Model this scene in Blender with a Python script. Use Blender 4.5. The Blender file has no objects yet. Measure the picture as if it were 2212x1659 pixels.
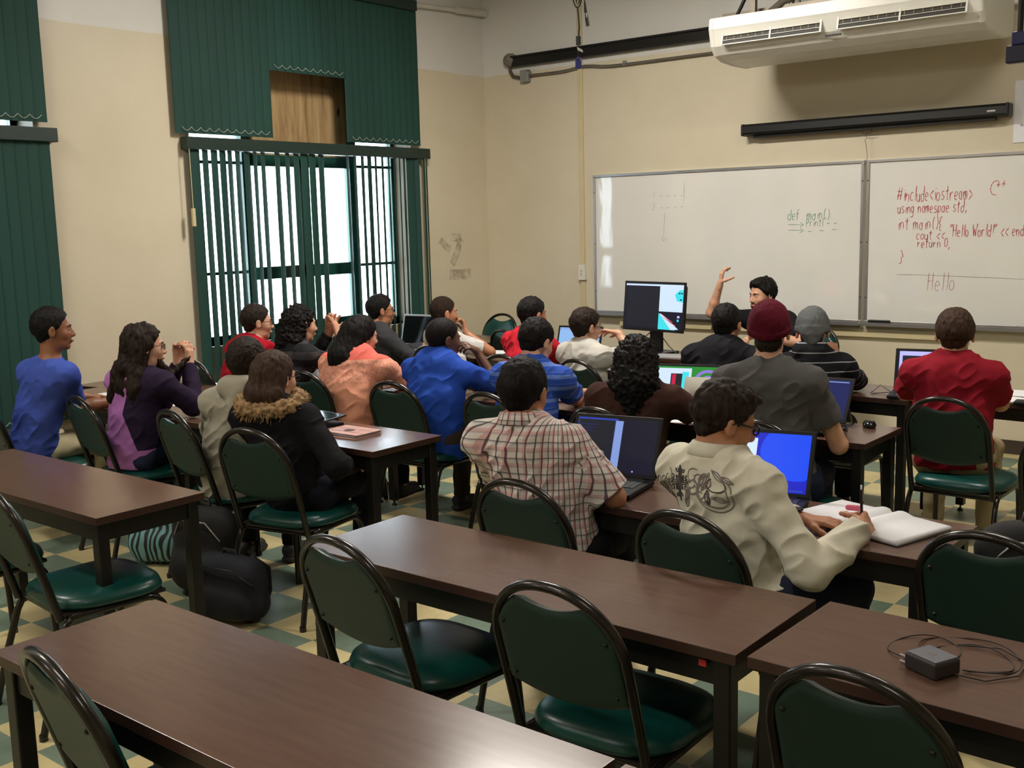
import bpy, math, random
import numpy as np
from mathutils import Vector, Matrix

# ------------------------------------------------------------------ camera, world, lights, exposure
S = bpy.context.scene
C = S.collection
CAM_F, YAW, PITCH, ROLL, CZ = 2344.597, -0.68478273, -0.14801667, -0.02526463, 1.74252652
WX, FY = -6.95, 8.2            # window wall x, front wall y
BX, BY = 3.6, -4.2             # right wall x, back wall y
CH = 4.15                      # ceiling height

def camera():
    f = Vector((math.sin(YAW)*math.cos(PITCH), math.cos(YAW)*math.cos(PITCH), math.sin(PITCH)))
    r = Vector((math.cos(YAW), -math.sin(YAW), 0)); u = r.cross(f)
    r2 = r*math.cos(ROLL)+u*math.sin(ROLL); u2 = -r*math.sin(ROLL)+u*math.cos(ROLL)
    cd = bpy.data.cameras.new('camera'); co = bpy.data.objects.new('camera', cd); C.objects.link(co)
    m = Matrix((r2, u2, -f)).transposed().to_4x4(); m.translation = Vector((0, 0, CZ))
    co.matrix_world = m
    cd.sensor_width = 36.0; cd.lens = CAM_F/2212*36.0; cd.clip_start = 0.05
    S.camera = co
camera()

S.view_settings.view_transform = 'Standard'
S.view_settings.look = 'None'
S.view_settings.gamma = 1.0
S.view_settings.use_curve_mapping = False
S.view_settings.exposure = 0.0
try:
    S.cycles.use_denoising = True
    S.cycles.denoiser = 'OPENIMAGEDENOISE'
    S.cycles.max_bounces = 7; S.cycles.diffuse_bounces = 4; S.cycles.glossy_bounces = 3
    S.cycles.transmission_bounces = 4; S.cycles.transparent_max_bounces = 6
    S.cycles.sample_clamp_indirect = 6.0; S.cycles.caustics_reflective = False; S.cycles.caustics_refractive = False
except Exception:
    pass

wd = bpy.data.worlds.new('daylight'); S.world = wd; wd.use_nodes = True
bg = wd.node_tree.nodes['Background']; bg.inputs[0].default_value = (0.78, 0.90, 1.0, 1); bg.inputs[1].default_value = 12.0

def area(name, loc, rot, sx, sy, power, col, portal=False, spread=None):
    l = bpy.data.lights.new(name, 'AREA'); l.shape = 'RECTANGLE'; l.size = sx; l.size_y = sy
    l.energy = power; l.color = col
    if spread: l.spread = spread
    if portal: l.cycles.is_portal = True
    o = bpy.data.objects.new(name, l); o.location = loc; o.rotation_euler = rot; C.objects.link(o); return o
D = math.radians
# window openings (y0, y1, z0, z1) in the left wall; the two rear ones stand behind the camera
WIN = [(4.84, 7.16, 0.86, 3.62), (1.20, 3.66, 0.86, 3.62), (-2.6, 0.0, 0.86, 3.62)]
for (a, b, z0, z1) in WIN:
    area('window_daylight_portal', (WX-0.02, (a+b)/2, (z0+z1)/2), (0, D(-90), 0), z1-z0, b-a, 1, (1, 1, 1), True)
# fluorescent ceiling fixtures (the lamps of the room); one row is lit over the rear half
LAMPS = [(-5.6, 1.2), (-2.6, 0.2), (-5.6, -2.2), (0.6, 0.2), (-2.6, -2.6), (-4.3, 5.4), (-1.0, 5.0)]
LAMP_W = [62, 34, 40, 26, 34, 140, 60]

# ------------------------------------------------------------------ materials
MATS = {}
def nmat(name):
    m = bpy.data.materials.new(name); m.use_nodes = True
    return m, m.node_tree, m.node_tree.nodes['Principled BSDF']
def srgb(r, g, b):
    f = lambda c: (c/255/12.92) if c/255 <= 0.04045 else ((c/255+0.055)/1.055)**2.4
    return (f(r), f(g), f(b), 1)
def node(nt, t, **kw):
    n = nt.nodes.new(t)
    for k, v in kw.items(): setattr(n, k, v)
    return n
def coords(nt, kind='Object', scale=(1, 1, 1)):
    tc = node(nt, 'ShaderNodeTexCoord'); mp = node(nt, 'ShaderNodeMapping'); mp.inputs['Scale'].default_value = scale
    nt.links.new(tc.outputs[kind], mp.inputs[0]); return mp.outputs[0]
def ramp(nt, fac, stops, interp='LINEAR'):
    r = node(nt, 'ShaderNodeValToRGB'); r.color_ramp.interpolation = interp
    el = r.color_ramp.elements
    while len(el) < len(stops): el.new(0.5)
    for e, (p, c) in zip(el, stops):
        e.position = p; e.color = c if len(c) == 4 else (*c, 1)
    nt.links.new(fac, r.inputs[0]); return r.outputs[0]
def bump(nt, bs, height, strength, dist=0.01):
    b = node(nt, 'ShaderNodeBump'); b.inputs['Strength'].default_value = strength; b.inputs['Distance'].default_value = dist
    nt.links.new(height, b.inputs['Height']); nt.links.new(b.outputs[0], bs.inputs['Normal'])
def noise(nt, vec, scale, detail=3, rough=0.5):
    n = node(nt, 'ShaderNodeTexNoise'); n.inputs['Scale'].default_value = scale
    n.inputs['Detail'].default_value = detail; n.inputs['Roughness'].default_value = rough
    nt.links.new(vec, n.inputs['Vector']); return n.outputs[0]
def dk(c, k): return (c[0]*k, c[1]*k, c[2]*k, 1)
def mat(name, col, rough=0.6, metal=0.0, vary=0.12, nscale=6.0, bstr=0.0, bscale=200.0, spec=0.5, sheen=0.0, stretch=(1, 1, 1), coat=0.0, bdist=0.002):
    if name in MATS: return MATS[name]
    m, nt, bs = nmat(name)
    v = coords(nt, 'Object', stretch)
    if vary > 0:
        nt.links.new(ramp(nt, noise(nt, v, nscale, 3), [(0.3, dk(col, 1-vary)), (0.7, dk(col, 1+vary))]), bs.inputs['Base Color'])
    else:
        bs.inputs['Base Color'].default_value = col
    bs.inputs['Roughness'].default_value = rough; bs.inputs['Metallic'].default_value = metal
    bs.inputs['Specular IOR Level'].default_value = spec
    if sheen: bs.inputs['Sheen Weight'].default_value = sheen
    if coat: bs.inputs['Coat Weight'].default_value = coat
    if bstr: bump(nt, bs, noise(nt, v, bscale, 2), bstr, bdist)
    MATS[name] = m; return m
def emit(name, col, strength):
    if name in MATS: return MATS[name]
    m, nt, bs = nmat(name)
    bs.inputs['Base Color'].default_value = (0.01, 0.01, 0.01, 1); bs.inputs['Emission Color'].default_value = col
    bs.inputs['Emission Strength'].default_value = strength; bs.inputs['Roughness'].default_value = 0.3; bs.inputs['Specular IOR Level'].default_value = 0.12
    MATS[name] = m; return m

# ------------------------------------------------------------------ mesh helpers
class MB:
    """collects vertices and faces of one mesh"""
    def __init__(s): s.v = []; s.f = []; s.mi = []; s.sm = []
    def add(s, vs, fs, mi=0, smooth=False):
        o = len(s.v); s.v += [tuple(p) for p in vs]
        for f in fs: s.f.append(tuple(i+o for i in f)); s.mi.append(mi); s.sm.append(smooth)
        return s
    def box(s, x0, x1, y0, y1, z0, z1, mi=0, M=None):
        vs = [(x, y, z) for x in (x0, x1) for y in (y0, y1) for z in (z0, z1)]
        if M is not None: vs = [M @ Vector(v) for v in vs]
        return s.add(vs, [(0, 1, 3, 2), (4, 6, 7, 5), (0, 4, 5, 1), (2, 3, 7, 6), (0, 2, 6, 4), (1, 5, 7, 3)], mi)
    def tube(s, pts, r, n=10, mi=0, closed=False, ry=None, ref=None, caps=True, smooth=True):
        """sweep a round or oval section along pts; r may be a list"""
        P = [Vector(p) for p in pts]; m = len(P); rings = []
        prev = None
        for i, p in enumerate(P):
            if closed: t = (P[(i+1) % m]-P[i-1])
            else: t = P[min(i+1, m-1)]-P[max(i-1, 0)]
            if t.length < 1e-9: t = Vector((0, 0, 1))
            t.normalize()
            if ref is not None: a = Vector(ref)
            elif prev is not None: a = prev
            else: a = Vector((0, 0, 1)) if abs(t.z) < 0.9 else Vector((1, 0, 0))
            a = (a - t*a.dot(t))
            if a.length < 1e-6: a = t.orthogonal()
            a.normalize(); prev = a; b = t.cross(a)
            rr = r[i] if isinstance(r, (list, tuple)) else r
            r2 = (ry if ry is not None else rr)
            rings.append([p + a*math.cos(q)*rr + b*math.sin(q)*r2 for q in [2*math.pi*k/n for k in range(n)]])
        vs = [v for rg in rings for v in rg]; fs = []
        for i in range(m if closed else m-1):
            j = (i+1) % m
            for k in range(n):
                fs.append((i*n+k, i*n+(k+1) % n, j*n+(k+1) % n, j*n+k))
        s.add(vs, fs, mi, smooth)
        if caps and not closed:
            s.add(rings[0], [tuple(range(n))[::-1]], mi); s.add(rings[-1], [tuple(range(n))], mi)
        return s
    def prism(s, outline, z0, z1, mi=0, M=None, smooth=False):
        n = len(outline)
        vs = [Vector((x, y, z0)) for x, y in outline]+[Vector((x, y, z1)) for x, y in outline]
        if M is not None: vs = [M @ v for v in vs]
        s.add(vs, [tuple(range(n))[::-1], tuple(range(n, 2*n))]+[(i, (i+1) % n, n+(i+1) % n, n+i) for i in range(n)], mi, smooth)
        return s
    def lathe(s, prof, n=20, M=None, mi=0, smooth=True):
        vs = []; m = len(prof)
        for r, z in prof:
            for k in range(n):
                a = 2*math.pi*k/n; vs.append(Vector((r*math.cos(a), r*math.sin(a), z)))
        if M is not None: vs = [M @ v for v in vs]
        fs = [(i*n+k, i*n+(k+1) % n, (i+1)*n+(k+1) % n, (i+1)*n+k) for i in range(m-1) for k in range(n)]
        return s.add(vs, fs, mi, smooth)
    def obj(s, name, mats, parent=None, loc=(0, 0, 0), bev=0.0, seg=2, rot=None, autosmooth=False):
        me = bpy.data.meshes.new(name); me.from_pydata(s.v, [], s.f)
        mats = mats if isinstance(mats, (list, tuple)) else [mats]
        for m in mats: me.materials.append(m)
        me.polygons.foreach_set('material_index', s.mi); me.polygons.foreach_set('use_smooth', s.sm)
        import bmesh
        bm = bmesh.new(); bm.from_mesh(me); bmesh.ops.recalc_face_normals(bm, faces=bm.faces); bm.to_mesh(me); bm.free()
        me.update()
        o = bpy.data.objects.new(name, me); o.location = loc
        if rot: o.rotation_euler = rot
        C.objects.link(o)
        if parent: o.parent = parent
        if bev:
            b = o.modifiers.new('bevel', 'BEVEL'); b.width = bev; b.segments = seg; b.limit_method = 'ANGLE'; b.angle_limit = D(50)
        return o
def tag(o, label=None, cat=None, group=None, kind=None):
    if label: o['label'] = label
    if cat: o['category'] = cat
    if group: o['group'] = group
    if kind: o['kind'] = kind
    return o
def thing(name, label, cat, loc=(0, 0, 0), rz=0.0, group=None):
    o = bpy.data.objects.new(name, None); o.empty_display_size = 0.1; C.objects.link(o)
    o.location = loc; o.rotation_euler = (0, 0, rz); return tag(o, label, cat, group)
def dup(root, loc, rz, label=None, group=None, par=None):
    """a copy of a thing with its parts and their sub-parts"""
    r = root.copy(); C.objects.link(r)
    if par is None: r.location = loc; r.rotation_euler = (0, 0, rz)
    else: r.parent = par
    if label: r['label'] = label
    if group: r['group'] = group
    for c in root.children: dup(c, None, None, par=r)
    return r
def Rz(a): return Matrix.Rotation(a, 4, 'Z')
def T(x, y, z): return Matrix.Translation(Vector((x, y, z)))

# ------------------------------------------------------------------ implicit surfaces: smooth unions meshed with surface nets
class SDF:
    def __init__(s, vox=0.006): s.vox = vox; s.p = []
    def cap(s, a, b, ra, rb=None, k=0.02, q=1.0, ax=None, clip=(), op='u'):
        """tapered capsule; q flattens it along direction ax"""
        a = np.array(a, float); b = np.array(b, float); rb = ra if rb is None else rb
        R = max(ra, rb)+k+s.vox*2
        s.p.append(('c', a, b, ra, rb, k, q, None if ax is None else np.array(ax, float), clip, op, np.minimum(a, b)-R, np.maximum(a, b)+R)); return s
    def ell(s, c, r, M=None, k=0.02, clip=(), op='u'):
        c = np.array(c, float); r = np.array(r, float); M = np.eye(3) if M is None else np.array(M, float)  # rows of M = axes
        e = np.sqrt(((M*r[:, None])**2).sum(0)); R = e+k+s.vox*2
        s.p.append(('e', c, r, M, 0, k, 1, None, clip, op, c-R, c+R)); return s
    def mesh(s, name, mats, parent=None, org=(0, 0, 0), disp=None, smooth_it=0, attr=None, mi=None):
        h = s.vox
        pr = [p for p in s.p]
        lo = np.min([p[10] for p in pr if p[9] == 'u'], 0)-h*2; hi = np.max([p[11] for p in pr if p[9] == 'u'], 0)+h*2
        n = np.ceil((hi-lo)/h).astype(int)+1
        G = np.full(n, 1.0, np.float32)
        for (kd, A, B, Cc, E, k, q, ax, clip, op, l, u) in pr:
            i0 = np.clip(np.floor((l-lo)/h).astype(int), 0, n-1); i1 = np.clip(np.ceil((u-lo)/h).astype(int)+1, 1, n)
            if np.any(i1 <= i0): continue
            X = (lo[0]+h*np.arange(i0[0], i1[0]))[:, None, None].astype(np.float32)
            Y = (lo[1]+h*np.arange(i0[1], i1[1]))[None, :, None].astype(np.float32)
            Z = (lo[2]+h*np.arange(i0[2], i1[2]))[None, None, :].astype(np.float32)
            if kd == 'c':
                ab = B-A; L = float(ab@ab)+1e-9
                px, py, pz = X-A[0], Y-A[1], Z-A[2]
                t = np.clip((px*ab[0]+py*ab[1]+pz*ab[2])/L, 0, 1)
                dx, dy, dz = px-t*ab[0], py-t*ab[1], pz-t*ab[2]
                d2 = dx*dx+dy*dy+dz*dz
                if ax is not None:
                    w = dx*ax[0]+dy*ax[1]+dz*ax[2]
                    d2 = d2+w*w*(1/(q*q)-1)
                    d = (np.sqrt(d2)-(Cc+(E-Cc)*t))
                    d = d*np.where(d > 0, 1.0, 1.0)*(0.5+0.5*q)
                else:
                    d = np.sqrt(d2)-(Cc+(E-Cc)*t)
            else:
                px, py, pz = X-A[0], Y-A[1], Z-A[2]
                M = Cc; r = B
                k0 = 0; k1 = 0
                for j in range(3):
                    w = px*M[j, 0]+py*M[j, 1]+pz*M[j, 2]
                    k0 = k0+(w/r[j])**2; k1 = k1+(w/(r[j]*r[j]))**2
                k0 = np.sqrt(k0); k1 = np.sqrt(k1)+1e-6
                d = k0*(k0-1)/k1
            for (cp, cn) in clip:
                cn = np.array(cn, float); cn = cn/np.linalg.norm(cn)
                pd = px*0+(X-cp[0])*cn[0]+(Y-cp[1])*cn[1]+(Z-cp[2])*cn[2]
                d = np.maximum(d, pd)
            d = d.astype(np.float32)
            sl = tuple(slice(i0[j], i1[j]) for j in range(3))
            g = G[sl]
            if op == 'u':
                hh = np.maximum(k-np.abs(g-d), 0)/max(k, 1e-6); G[sl] = np.minimum(g, d)-hh*hh*k*0.25
            else:
                hh = np.maximum(k-np.abs(g+d), 0)/max(k, 1e-6); G[sl] = np.maximum(g, -d)+hh*hh*k*0.25
        neg = G < 0
        cd = np.array(n)-1; strides = np.array([cd[1]*cd[2], cd[2], 1])
        pos = []; cells = []; quads = []
        for axn in range(3):
            a = [slice(None)]*3; b = [slice(None)]*3; a[axn] = slice(0, -1); b[axn] = slice(1, None)
            a = tuple(a); b = tuple(b)
            idx = np.argwhere(neg[a] != neg[b])
            o1, o2 = [(1, 2), (2, 0), (0, 1)][axn]
            ok = (idx[:, o1] > 0) & (idx[:, o2] > 0) & (idx[:, o1] < cd[o1]) & (idx[:, o2] < cd[o2])
            idx = idx[ok]
            ib = idx.copy(); ib[:, axn] += 1
            va = G[idx[:, 0], idx[:, 1], idx[:, 2]]; vb = G[ib[:, 0], ib[:, 1], ib[:, 2]]
            t = va/(va-vb)
            P = idx.astype(np.float64); P[:, axn] += t
            cs = []
            for (u1, u2) in ((1, 1), (0, 1), (0, 0), (1, 0)):
                c = idx.copy(); c[:, o1] -= u1; c[:, o2] -= u2
                ci = c@strides; cs.append(ci); cells.append(ci); pos.append(P)
            q4 = np.stack(cs, 1)
            fl = va > 0
            q4[fl] = q4[fl][:, ::-1]
            quads.append(q4)
        cells = np.concatenate(cells); pos = np.concatenate(pos); quads = np.concatenate(quads)
        uq, inv = np.unique(cells, return_inverse=True)
        cnt = np.bincount(inv); V = np.stack([np.bincount(inv, pos[:, j])/cnt for j in range(3)], 1)
        V = V*h+lo
        F = np.searchsorted(uq, quads)
        for _ in range(smooth_it):
            E2 = np.concatenate([F[:, [0, 1]], F[:, [1, 2]], F[:, [2, 3]], F[:, [3, 0]]])
            sm = np.zeros_like(V); c2 = np.bincount(E2[:, 0], minlength=len(V)).astype(float)
            for j in range(3): sm[:, j] = np.bincount(E2[:, 0], V[E2[:, 1], j], minlength=len(V))
            c2[c2 == 0] = 1
            V = V*0.45+(sm/c2[:, None])*0.55
        if disp is not None:
            fn = np.cross(V[F[:, 2]]-V[F[:, 0]], V[F[:, 3]]-V[F[:, 1]])
            N = np.zeros_like(V)
            for j in range(4):
                for ax_ in range(3): N[:, ax_] += np.bincount(F[:, j], fn[:, ax_], minlength=len(V))
            N /= (np.linalg.norm(N, axis=1)[:, None]+1e-12)
            V = V+disp(V, N)
        me = bpy.data.meshes.new(name)
        W = V-np.array(org)
        me.vertices.add(len(W)); me.vertices.foreach_set('co', W.astype(np.float32).ravel())
        me.loops.add(len(F)*4); me.loops.foreach_set('vertex_index', F[:, ::-1].astype(np.int32).ravel())
        me.polygons.add(len(F)); me.polygons.foreach_set('loop_start', (np.arange(len(F))*4).astype(np.int32))
        try: me.polygons.foreach_set('loop_total', np.full(len(F), 4, np.int32))
        except Exception: pass
        me.polygons.foreach_set('use_smooth', np.ones(len(F), bool))
        for m in (mats if isinstance(mats, (list, tuple)) else [mats]): me.materials.append(m)
        if mi is not None:
            me.polygons.foreach_set('material_index', mi(V[F].mean(1)).astype(np.int32))
        if attr is not None:
            at = me.attributes.new('pat', 'FLOAT_VECTOR', 'POINT'); at.data.foreach_set('vector', attr(V).astype(np.float32).ravel())
        me.update(calc_edges=True); me.validate()
        o = bpy.data.objects.new(name, me); C.objects.link(o)
        if parent: o.parent = parent
        return o
_rs = np.random.RandomState(7); _LAT = _rs.rand(32, 32, 32).astype(np.float32)*2-1
def vnoise(P, sc, off=0.0):
    """smooth value noise in -1..1; sc may be per axis"""
    Q = P*np.array(sc)+off; i = np.floor(Q).astype(int); f = Q-i; f = f*f*(3-2*f)
    r = 0
    for dx in (0, 1):
        for dy in (0, 1):
            for dz in (0, 1):
                w = (f[:, 0] if dx else 1-f[:, 0])*(f[:, 1] if dy else 1-f[:, 1])*(f[:, 2] if dz else 1-f[:, 2])
                r = r+w*_LAT[(i[:, 0]+dx) % 32, (i[:, 1]+dy) % 32, (i[:, 2]+dz) % 32]
    return r
# ------------------------------------------------------------------ room materials
def wall_mat():
    m, nt, bs = nmat('wall_paint')
    v = coords(nt)
    sep = node(nt, 'ShaderNodeSeparateXYZ'); nt.links.new(v, sep.inputs[0])
    wob = noise(nt, v, 3.0, 2)
    ad = node(nt, 'ShaderNodeMath', operation='MULTIPLY_ADD'); nt.links.new(wob, ad.inputs[0]); ad.inputs[1].default_value = 0.02
    nt.links.new(sep.outputs[2], ad.inputs[2])
    st = node(nt, 'ShaderNodeMath', operation='GREATER_THAN'); nt.links.new(ad.outputs[0], st.inputs[0]); st.inputs[1].default_value = 3.135
    low = ramp(nt, noise(nt, v, 1.4, 4, 0.6), [(0.3, srgb(208, 197, 172)), (0.7, srgb(216, 206, 182))])
    up = ramp(nt, noise(nt, v, 1.1, 4, 0.6), [(0.3, srgb(214, 212, 206)), (0.7, srgb(221, 219, 214))])
    mx = node(nt, 'ShaderNodeMix', data_type='RGBA'); nt.links.new(st.outputs[0], mx.inputs[0]); nt.links.new(low, mx.inputs[6]); nt.links.new(up, mx.inputs[7])
    nt.links.new(mx.outputs[2], bs.inputs['Base Color']); bs.inputs['Roughness'].default_value = 0.42
    bs.inputs['Specular IOR Level'].default_value = 0.35
    n2 = noise(nt, v, 2.2, 5, 0.55); bump(nt, bs, n2, 0.35, 0.02)
    return m
def floor_mat():
    m, nt, bs = nmat('vinyl_tiles')
    tc = node(nt, 'ShaderNodeTexCoord'); mp = node(nt, 'ShaderNodeMapping')
    mp.inputs['Location'].default_value = (4.69525, -2.86846, 0.5); nt.links.new(tc.outputs['Object'], mp.inputs[0])
    ck = node(nt, 'ShaderNodeTexChecker'); ck.inputs['Scale'].default_value = 1/0.3048; nt.links.new(mp.outputs[0], ck.inputs[0])
    a = ramp(nt, noise(nt, mp.outputs[0], 9, 5, 0.65), [(0.25, srgb(196, 180, 132)), (0.75, srgb(216, 200, 152))])
    b = ramp(nt, noise(nt, mp.outputs[0], 7, 5, 0.65), [(0.25, srgb(104, 122, 106)), (0.75, srgb(126, 143, 126))])
    mx = node(nt, 'ShaderNodeMix', data_type='RGBA'); nt.links.new(ck.outputs[1], mx.inputs[0]); nt.links.new(a, mx.inputs[6]); nt.links.new(b, mx.inputs[7])
    # scuffs and dirt
    sc = ramp(nt, noise(nt, mp.outputs[0], 1.7, 6, 0.7), [(0.42, (1, 1, 1)), (0.75, (0.72, 0.70, 0.66))])
    mu = node(nt, 'ShaderNodeMix', data_type='RGBA', blend_type='MULTIPLY'); mu.inputs[0].default_value = 0.8
    nt.links.new(mx.outputs[2], mu.inputs[6]); nt.links.new(sc, mu.inputs[7])
    nt.links.new(mu.outputs[2], bs.inputs['Base Color'])
    r = ramp(nt, noise(nt, mp.outputs[0], 5, 3), [(0.3, (0.26, 0.26, 0.26)), (0.7, (0.42, 0.42, 0.42))]); nt.links.new(r, bs.inputs['Roughness'])
    return m
M_WALL = wall_mat(); M_FLOOR = floor_mat()
M_CEIL = mat('ceiling_paint', srgb(196, 192, 180), 0.8)
M_BASE = mat('baseboard_vinyl', srgb(62, 50, 40), 0.5)
M_GREENF = mat('green_window_paint', srgb(22, 74, 62), 0.4, nscale=3)
M_BLIND = mat('green_blind_fabric', srgb(18, 62, 54), 0.75, vary=0.18, nscale=2, bstr=0.3, bscale=300, stretch=(1, 1, 0.3))
M_RAIL = mat('green_headrail', srgb(22, 44, 38), 0.45)
M_CHAIN = mat('white_chain', srgb(200, 200, 190), 0.4, vary=0)
M_SILL = mat('sill_paint', srgb(200, 195, 180), 0.5)
M_DARKM = mat('black_metal', srgb(30, 27, 24), 0.38, 0.3, vary=0.1)
M_GREYP = mat('grey_conduit', srgb(120, 112, 100), 0.4, 0.6, vary=0.1)
M_WHITEP = mat('white_plastic', srgb(224, 222, 212), 0.35, vary=0.04)
M_CREAM = mat('cream_paint', srgb(206, 192, 152), 0.45, vary=0.04)
M_BLK = mat('black_plastic', srgb(18, 18, 19), 0.35, vary=0.05)
M_ALU = mat('aluminium', srgb(170, 168, 166), 0.35, 0.8, vary=0.06)
M_BLUEC = mat('blue_connector', srgb(24, 30, 130), 0.4, vary=0.05)
M_PAPER = mat('paper', srgb(232, 231, 235), 0.75, vary=0.03)
def ply_mat():
    m, nt, bs = nmat('plywood')
    v = coords(nt, 'Object', (3, 7, 0.7))
    n1 = noise(nt, v, 2.2, 6, 0.65)
    c = ramp(nt, n1, [(0.3, srgb(134, 104, 66)), (0.5, srgb(178, 146, 100)), (0.7, srgb(196, 170, 126))])
    k = ramp(nt, noise(nt, coords(nt, 'Object', (5, 5, 2.5)), 1.6, 2), [(0.26, srgb(70, 44, 24)), (0.33, (1, 1, 1, 1))])
    mu = node(nt, 'ShaderNodeMix', data_type='RGBA', blend_type='MULTIPLY'); mu.inputs[0].default_value = 1
    nt.links.new(c, mu.inputs[6]); nt.links.new(k, mu.inputs[7]); nt.links.new(mu.outputs[2], bs.inputs['Base Color']); bs.inputs['Roughness'].default_value = 0.7
    return m
M_PLY = ply_mat()

# ------------------------------------------------------------------ shell
def shell():
    tag(MB().box(WX-0.3, BX+0.2, BY-0.2, FY+0.2, -0.1, 0).obj('floor', M_FLOOR), kind='structure')
    tag(MB().box(WX-0.3, BX+0.2, BY-0.2, FY+0.2, CH, CH+0.1).obj('ceiling', M_CEIL), kind='structure')
    tag(MB().box(WX-0.3, BX+0.2, FY, FY+0.2, 0, CH).obj('wall_front', M_WALL), kind='structure')
    tag(MB().box(WX-0.3, BX+0.2, BY-0.2, BY, 0, CH).obj('wall_back', M_WALL), kind='structure')
    tag(MB().box(BX, BX+0.2, BY, FY, 0, CH).obj('wall_right', M_WALL), kind='structure')
    w = MB(); y = BY
    for (a, b, z0, z1) in sorted(WIN):
        w.box(WX-0.3, WX, y, a, 0, CH); w.box(WX-0.3, WX, a, b, 0, z0); w.box(WX-0.3, WX, a, b, z1, CH); y = b
    w.box(WX-0.3, WX, y, FY, 0, CH)
    tag(w.obj('wall_left', M_WALL), kind='structure')
    tag(MB().box(WX, BX, FY-0.012, FY, 0, 0.1).obj('baseboard_front', M_BASE), kind='structure')
    tag(MB().box(WX, WX+0.012, BY, FY-0.012, 0, 0.1).obj('baseboard_left', M_BASE), kind='structure')
shell()

def glass_mat():
    m, nt, bs = nmat('window_glass'); bs.inputs['Transmission Weight'].default_value = 1; bs.inputs['Roughness'].default_value = 0.0
    bs.inputs['IOR'].default_value = 1.01; bs.inputs['Base Color'].default_value = (0.97, 1, 1, 1); return m
M_GLASS = glass_mat()
def window(n, a, b, z0, z1):
    """steel window: side lights, centre casement pair with lower lights, plywood panel above"""
    x = WX-0.25; root = thing('window_%d' % n, None, None, (x, (a+b)/2, z0)); root['kind'] = 'structure'
    o = ((a+b)/2, z0)
    def L(y0, y1, za, zb, dx=0.025): return (-dx, dx, y0-o[0], y1-o[0], za-z0, zb-z0)
    s = (b-a)/2.4
    c0, c1 = a+0.70*s, a+1.86*s; mid = (c0+c1)/2; zr = 1.38; zt = 2.30
    f = MB()
    for (y0, y1, za, zb, dx) in ((a, a+.04, z0, z1, .03), (b-.04, b, z0, z1, .03), (a, b, z0, z0+.05, .03), (a, b, z1-.05, z1, .03), (c0-.05, c0+.03, z0, z1, .035), (c1-.03, c1+.05, z0, z1, .035),
                                  (mid-.04, mid+.04, z0, zt, .03), (c0, c1, zr-.05, zr+.05, .03), (c0, c1, zt-.06, zt+.03, .03), (c0, c1, z0+.04, z0+.10, .03)):
        f.box(*L(y0, y1, za, zb, dx))
    for (y0, y1) in ((a, c0), (c1, b)):
        for z in (1.40, 2.26, 2.95): f.box(*L(y0, y1, z-.012, z+.012, .012))
    f.obj('window_frame', M_GREENF, root)
    MB().box(-0.012, 0.012, c0+.03-o[0], c1-.03-o[0], zt+.03-z0, z1-.05-z0).obj('plywood_panel', M_PLY, root)
    g = MB()
    for (y0, y1, za, zb) in ((a+.04, c0-.05, z0+.05, z1-.05), (c1+.05, b-.04, z0+.05, z1-.05), (c0+.03, mid-.04, z0+.1, zt-.06), (mid+.04, c1-.03, z0+.1, zt-.06)):
        g.box(*L(y0, y1, za, zb, .002))
    g.obj('glass', M_GLASS, root)
    MB().box(0.03, 0.225, a+.002-o[0], b-.002-o[0], -0.03, 0.0).obj('window_sill', M_SILL, root)
for i, (a, b, z0, z1) in enumerate(WIN): window(i+1, a, b, z0, z1)

# ------------------------------------------------------------------ vertical blinds
def slat(mb, y, x, z0, z1, ang, w=0.089, twist=0.0, n=8):
    """one louver: slightly cupped strip with thickness; ang = turn from closed"""
    vs = []; m = 12
    for j in range(m+1):
        z = z0+(z1-z0)*j/m; a = ang+twist*math.sin(j*1.3)*0.5
        for side in (1, -1):
            for i in range(n+1):
                t = (i/n-0.5)*w; c = 0.0035*(1-(2*i/n-1)**2)+side*0.0006
                vs.append((x+t*math.sin(a)+c*math.cos(a), y+t*math.cos(a)-c*math.sin(a), z))
    K = 2*(n+1); fs = []
    for j in range(m):
        for i in range(n):
            p = j*K+i; fs.append((p, p+1, p+1+K, p+K)); q = p+n+1; fs.append((q+K, q+1+K, q+1, q))
        fs.append((j*K, j*K+K, j*K+K+n+1, j*K+n+1)); fs.append((j*K+n, j*K+n+n+1, j*K+K+n+n+1, j*K+K+n))
    mb.add(vs, fs, 0, True)
random.seed(3)
def blind(label, y0, y1, zt, slats, zb, x=WX+0.055, over=0.02, chain=True, railz=0.09):
    root = thing('vertical_blind', label, 'window blind', (x, (y0+y1)/2, zt), group='green vertical blinds')
    oy = (y0+y1)/2
    MB().box(-0.05, 0.035, y0-over-oy, y1+over-oy, 0, railz).obj('headrail', M_RAIL, root, bev=0.004)
    for (y, a, z) in slats:
        m = MB(); slat(m, y-oy, 0, z-zt, 0, a, twist=random.uniform(-.06, .06)); m.obj('slat', M_BLIND, root)
    if chain:
        c = MB(); pts = []
        for i in range(len(slats)-1):
            (ya, _, za), (yb, _, zc) = slats[i], slats[i+1]
            if abs(za-zc) > 0.1 or abs(yb-ya) > 0.2: continue
            c.tube([(0.02, ya+(yb-ya)*t-oy, za-zt+0.045-0.026*math.sin(math.pi*t)) for t in [k/8 for k in range(9)]], 0.0016, 5, caps=False)
        c.obj('chain', M_CHAIN, root)
    return root
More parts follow.
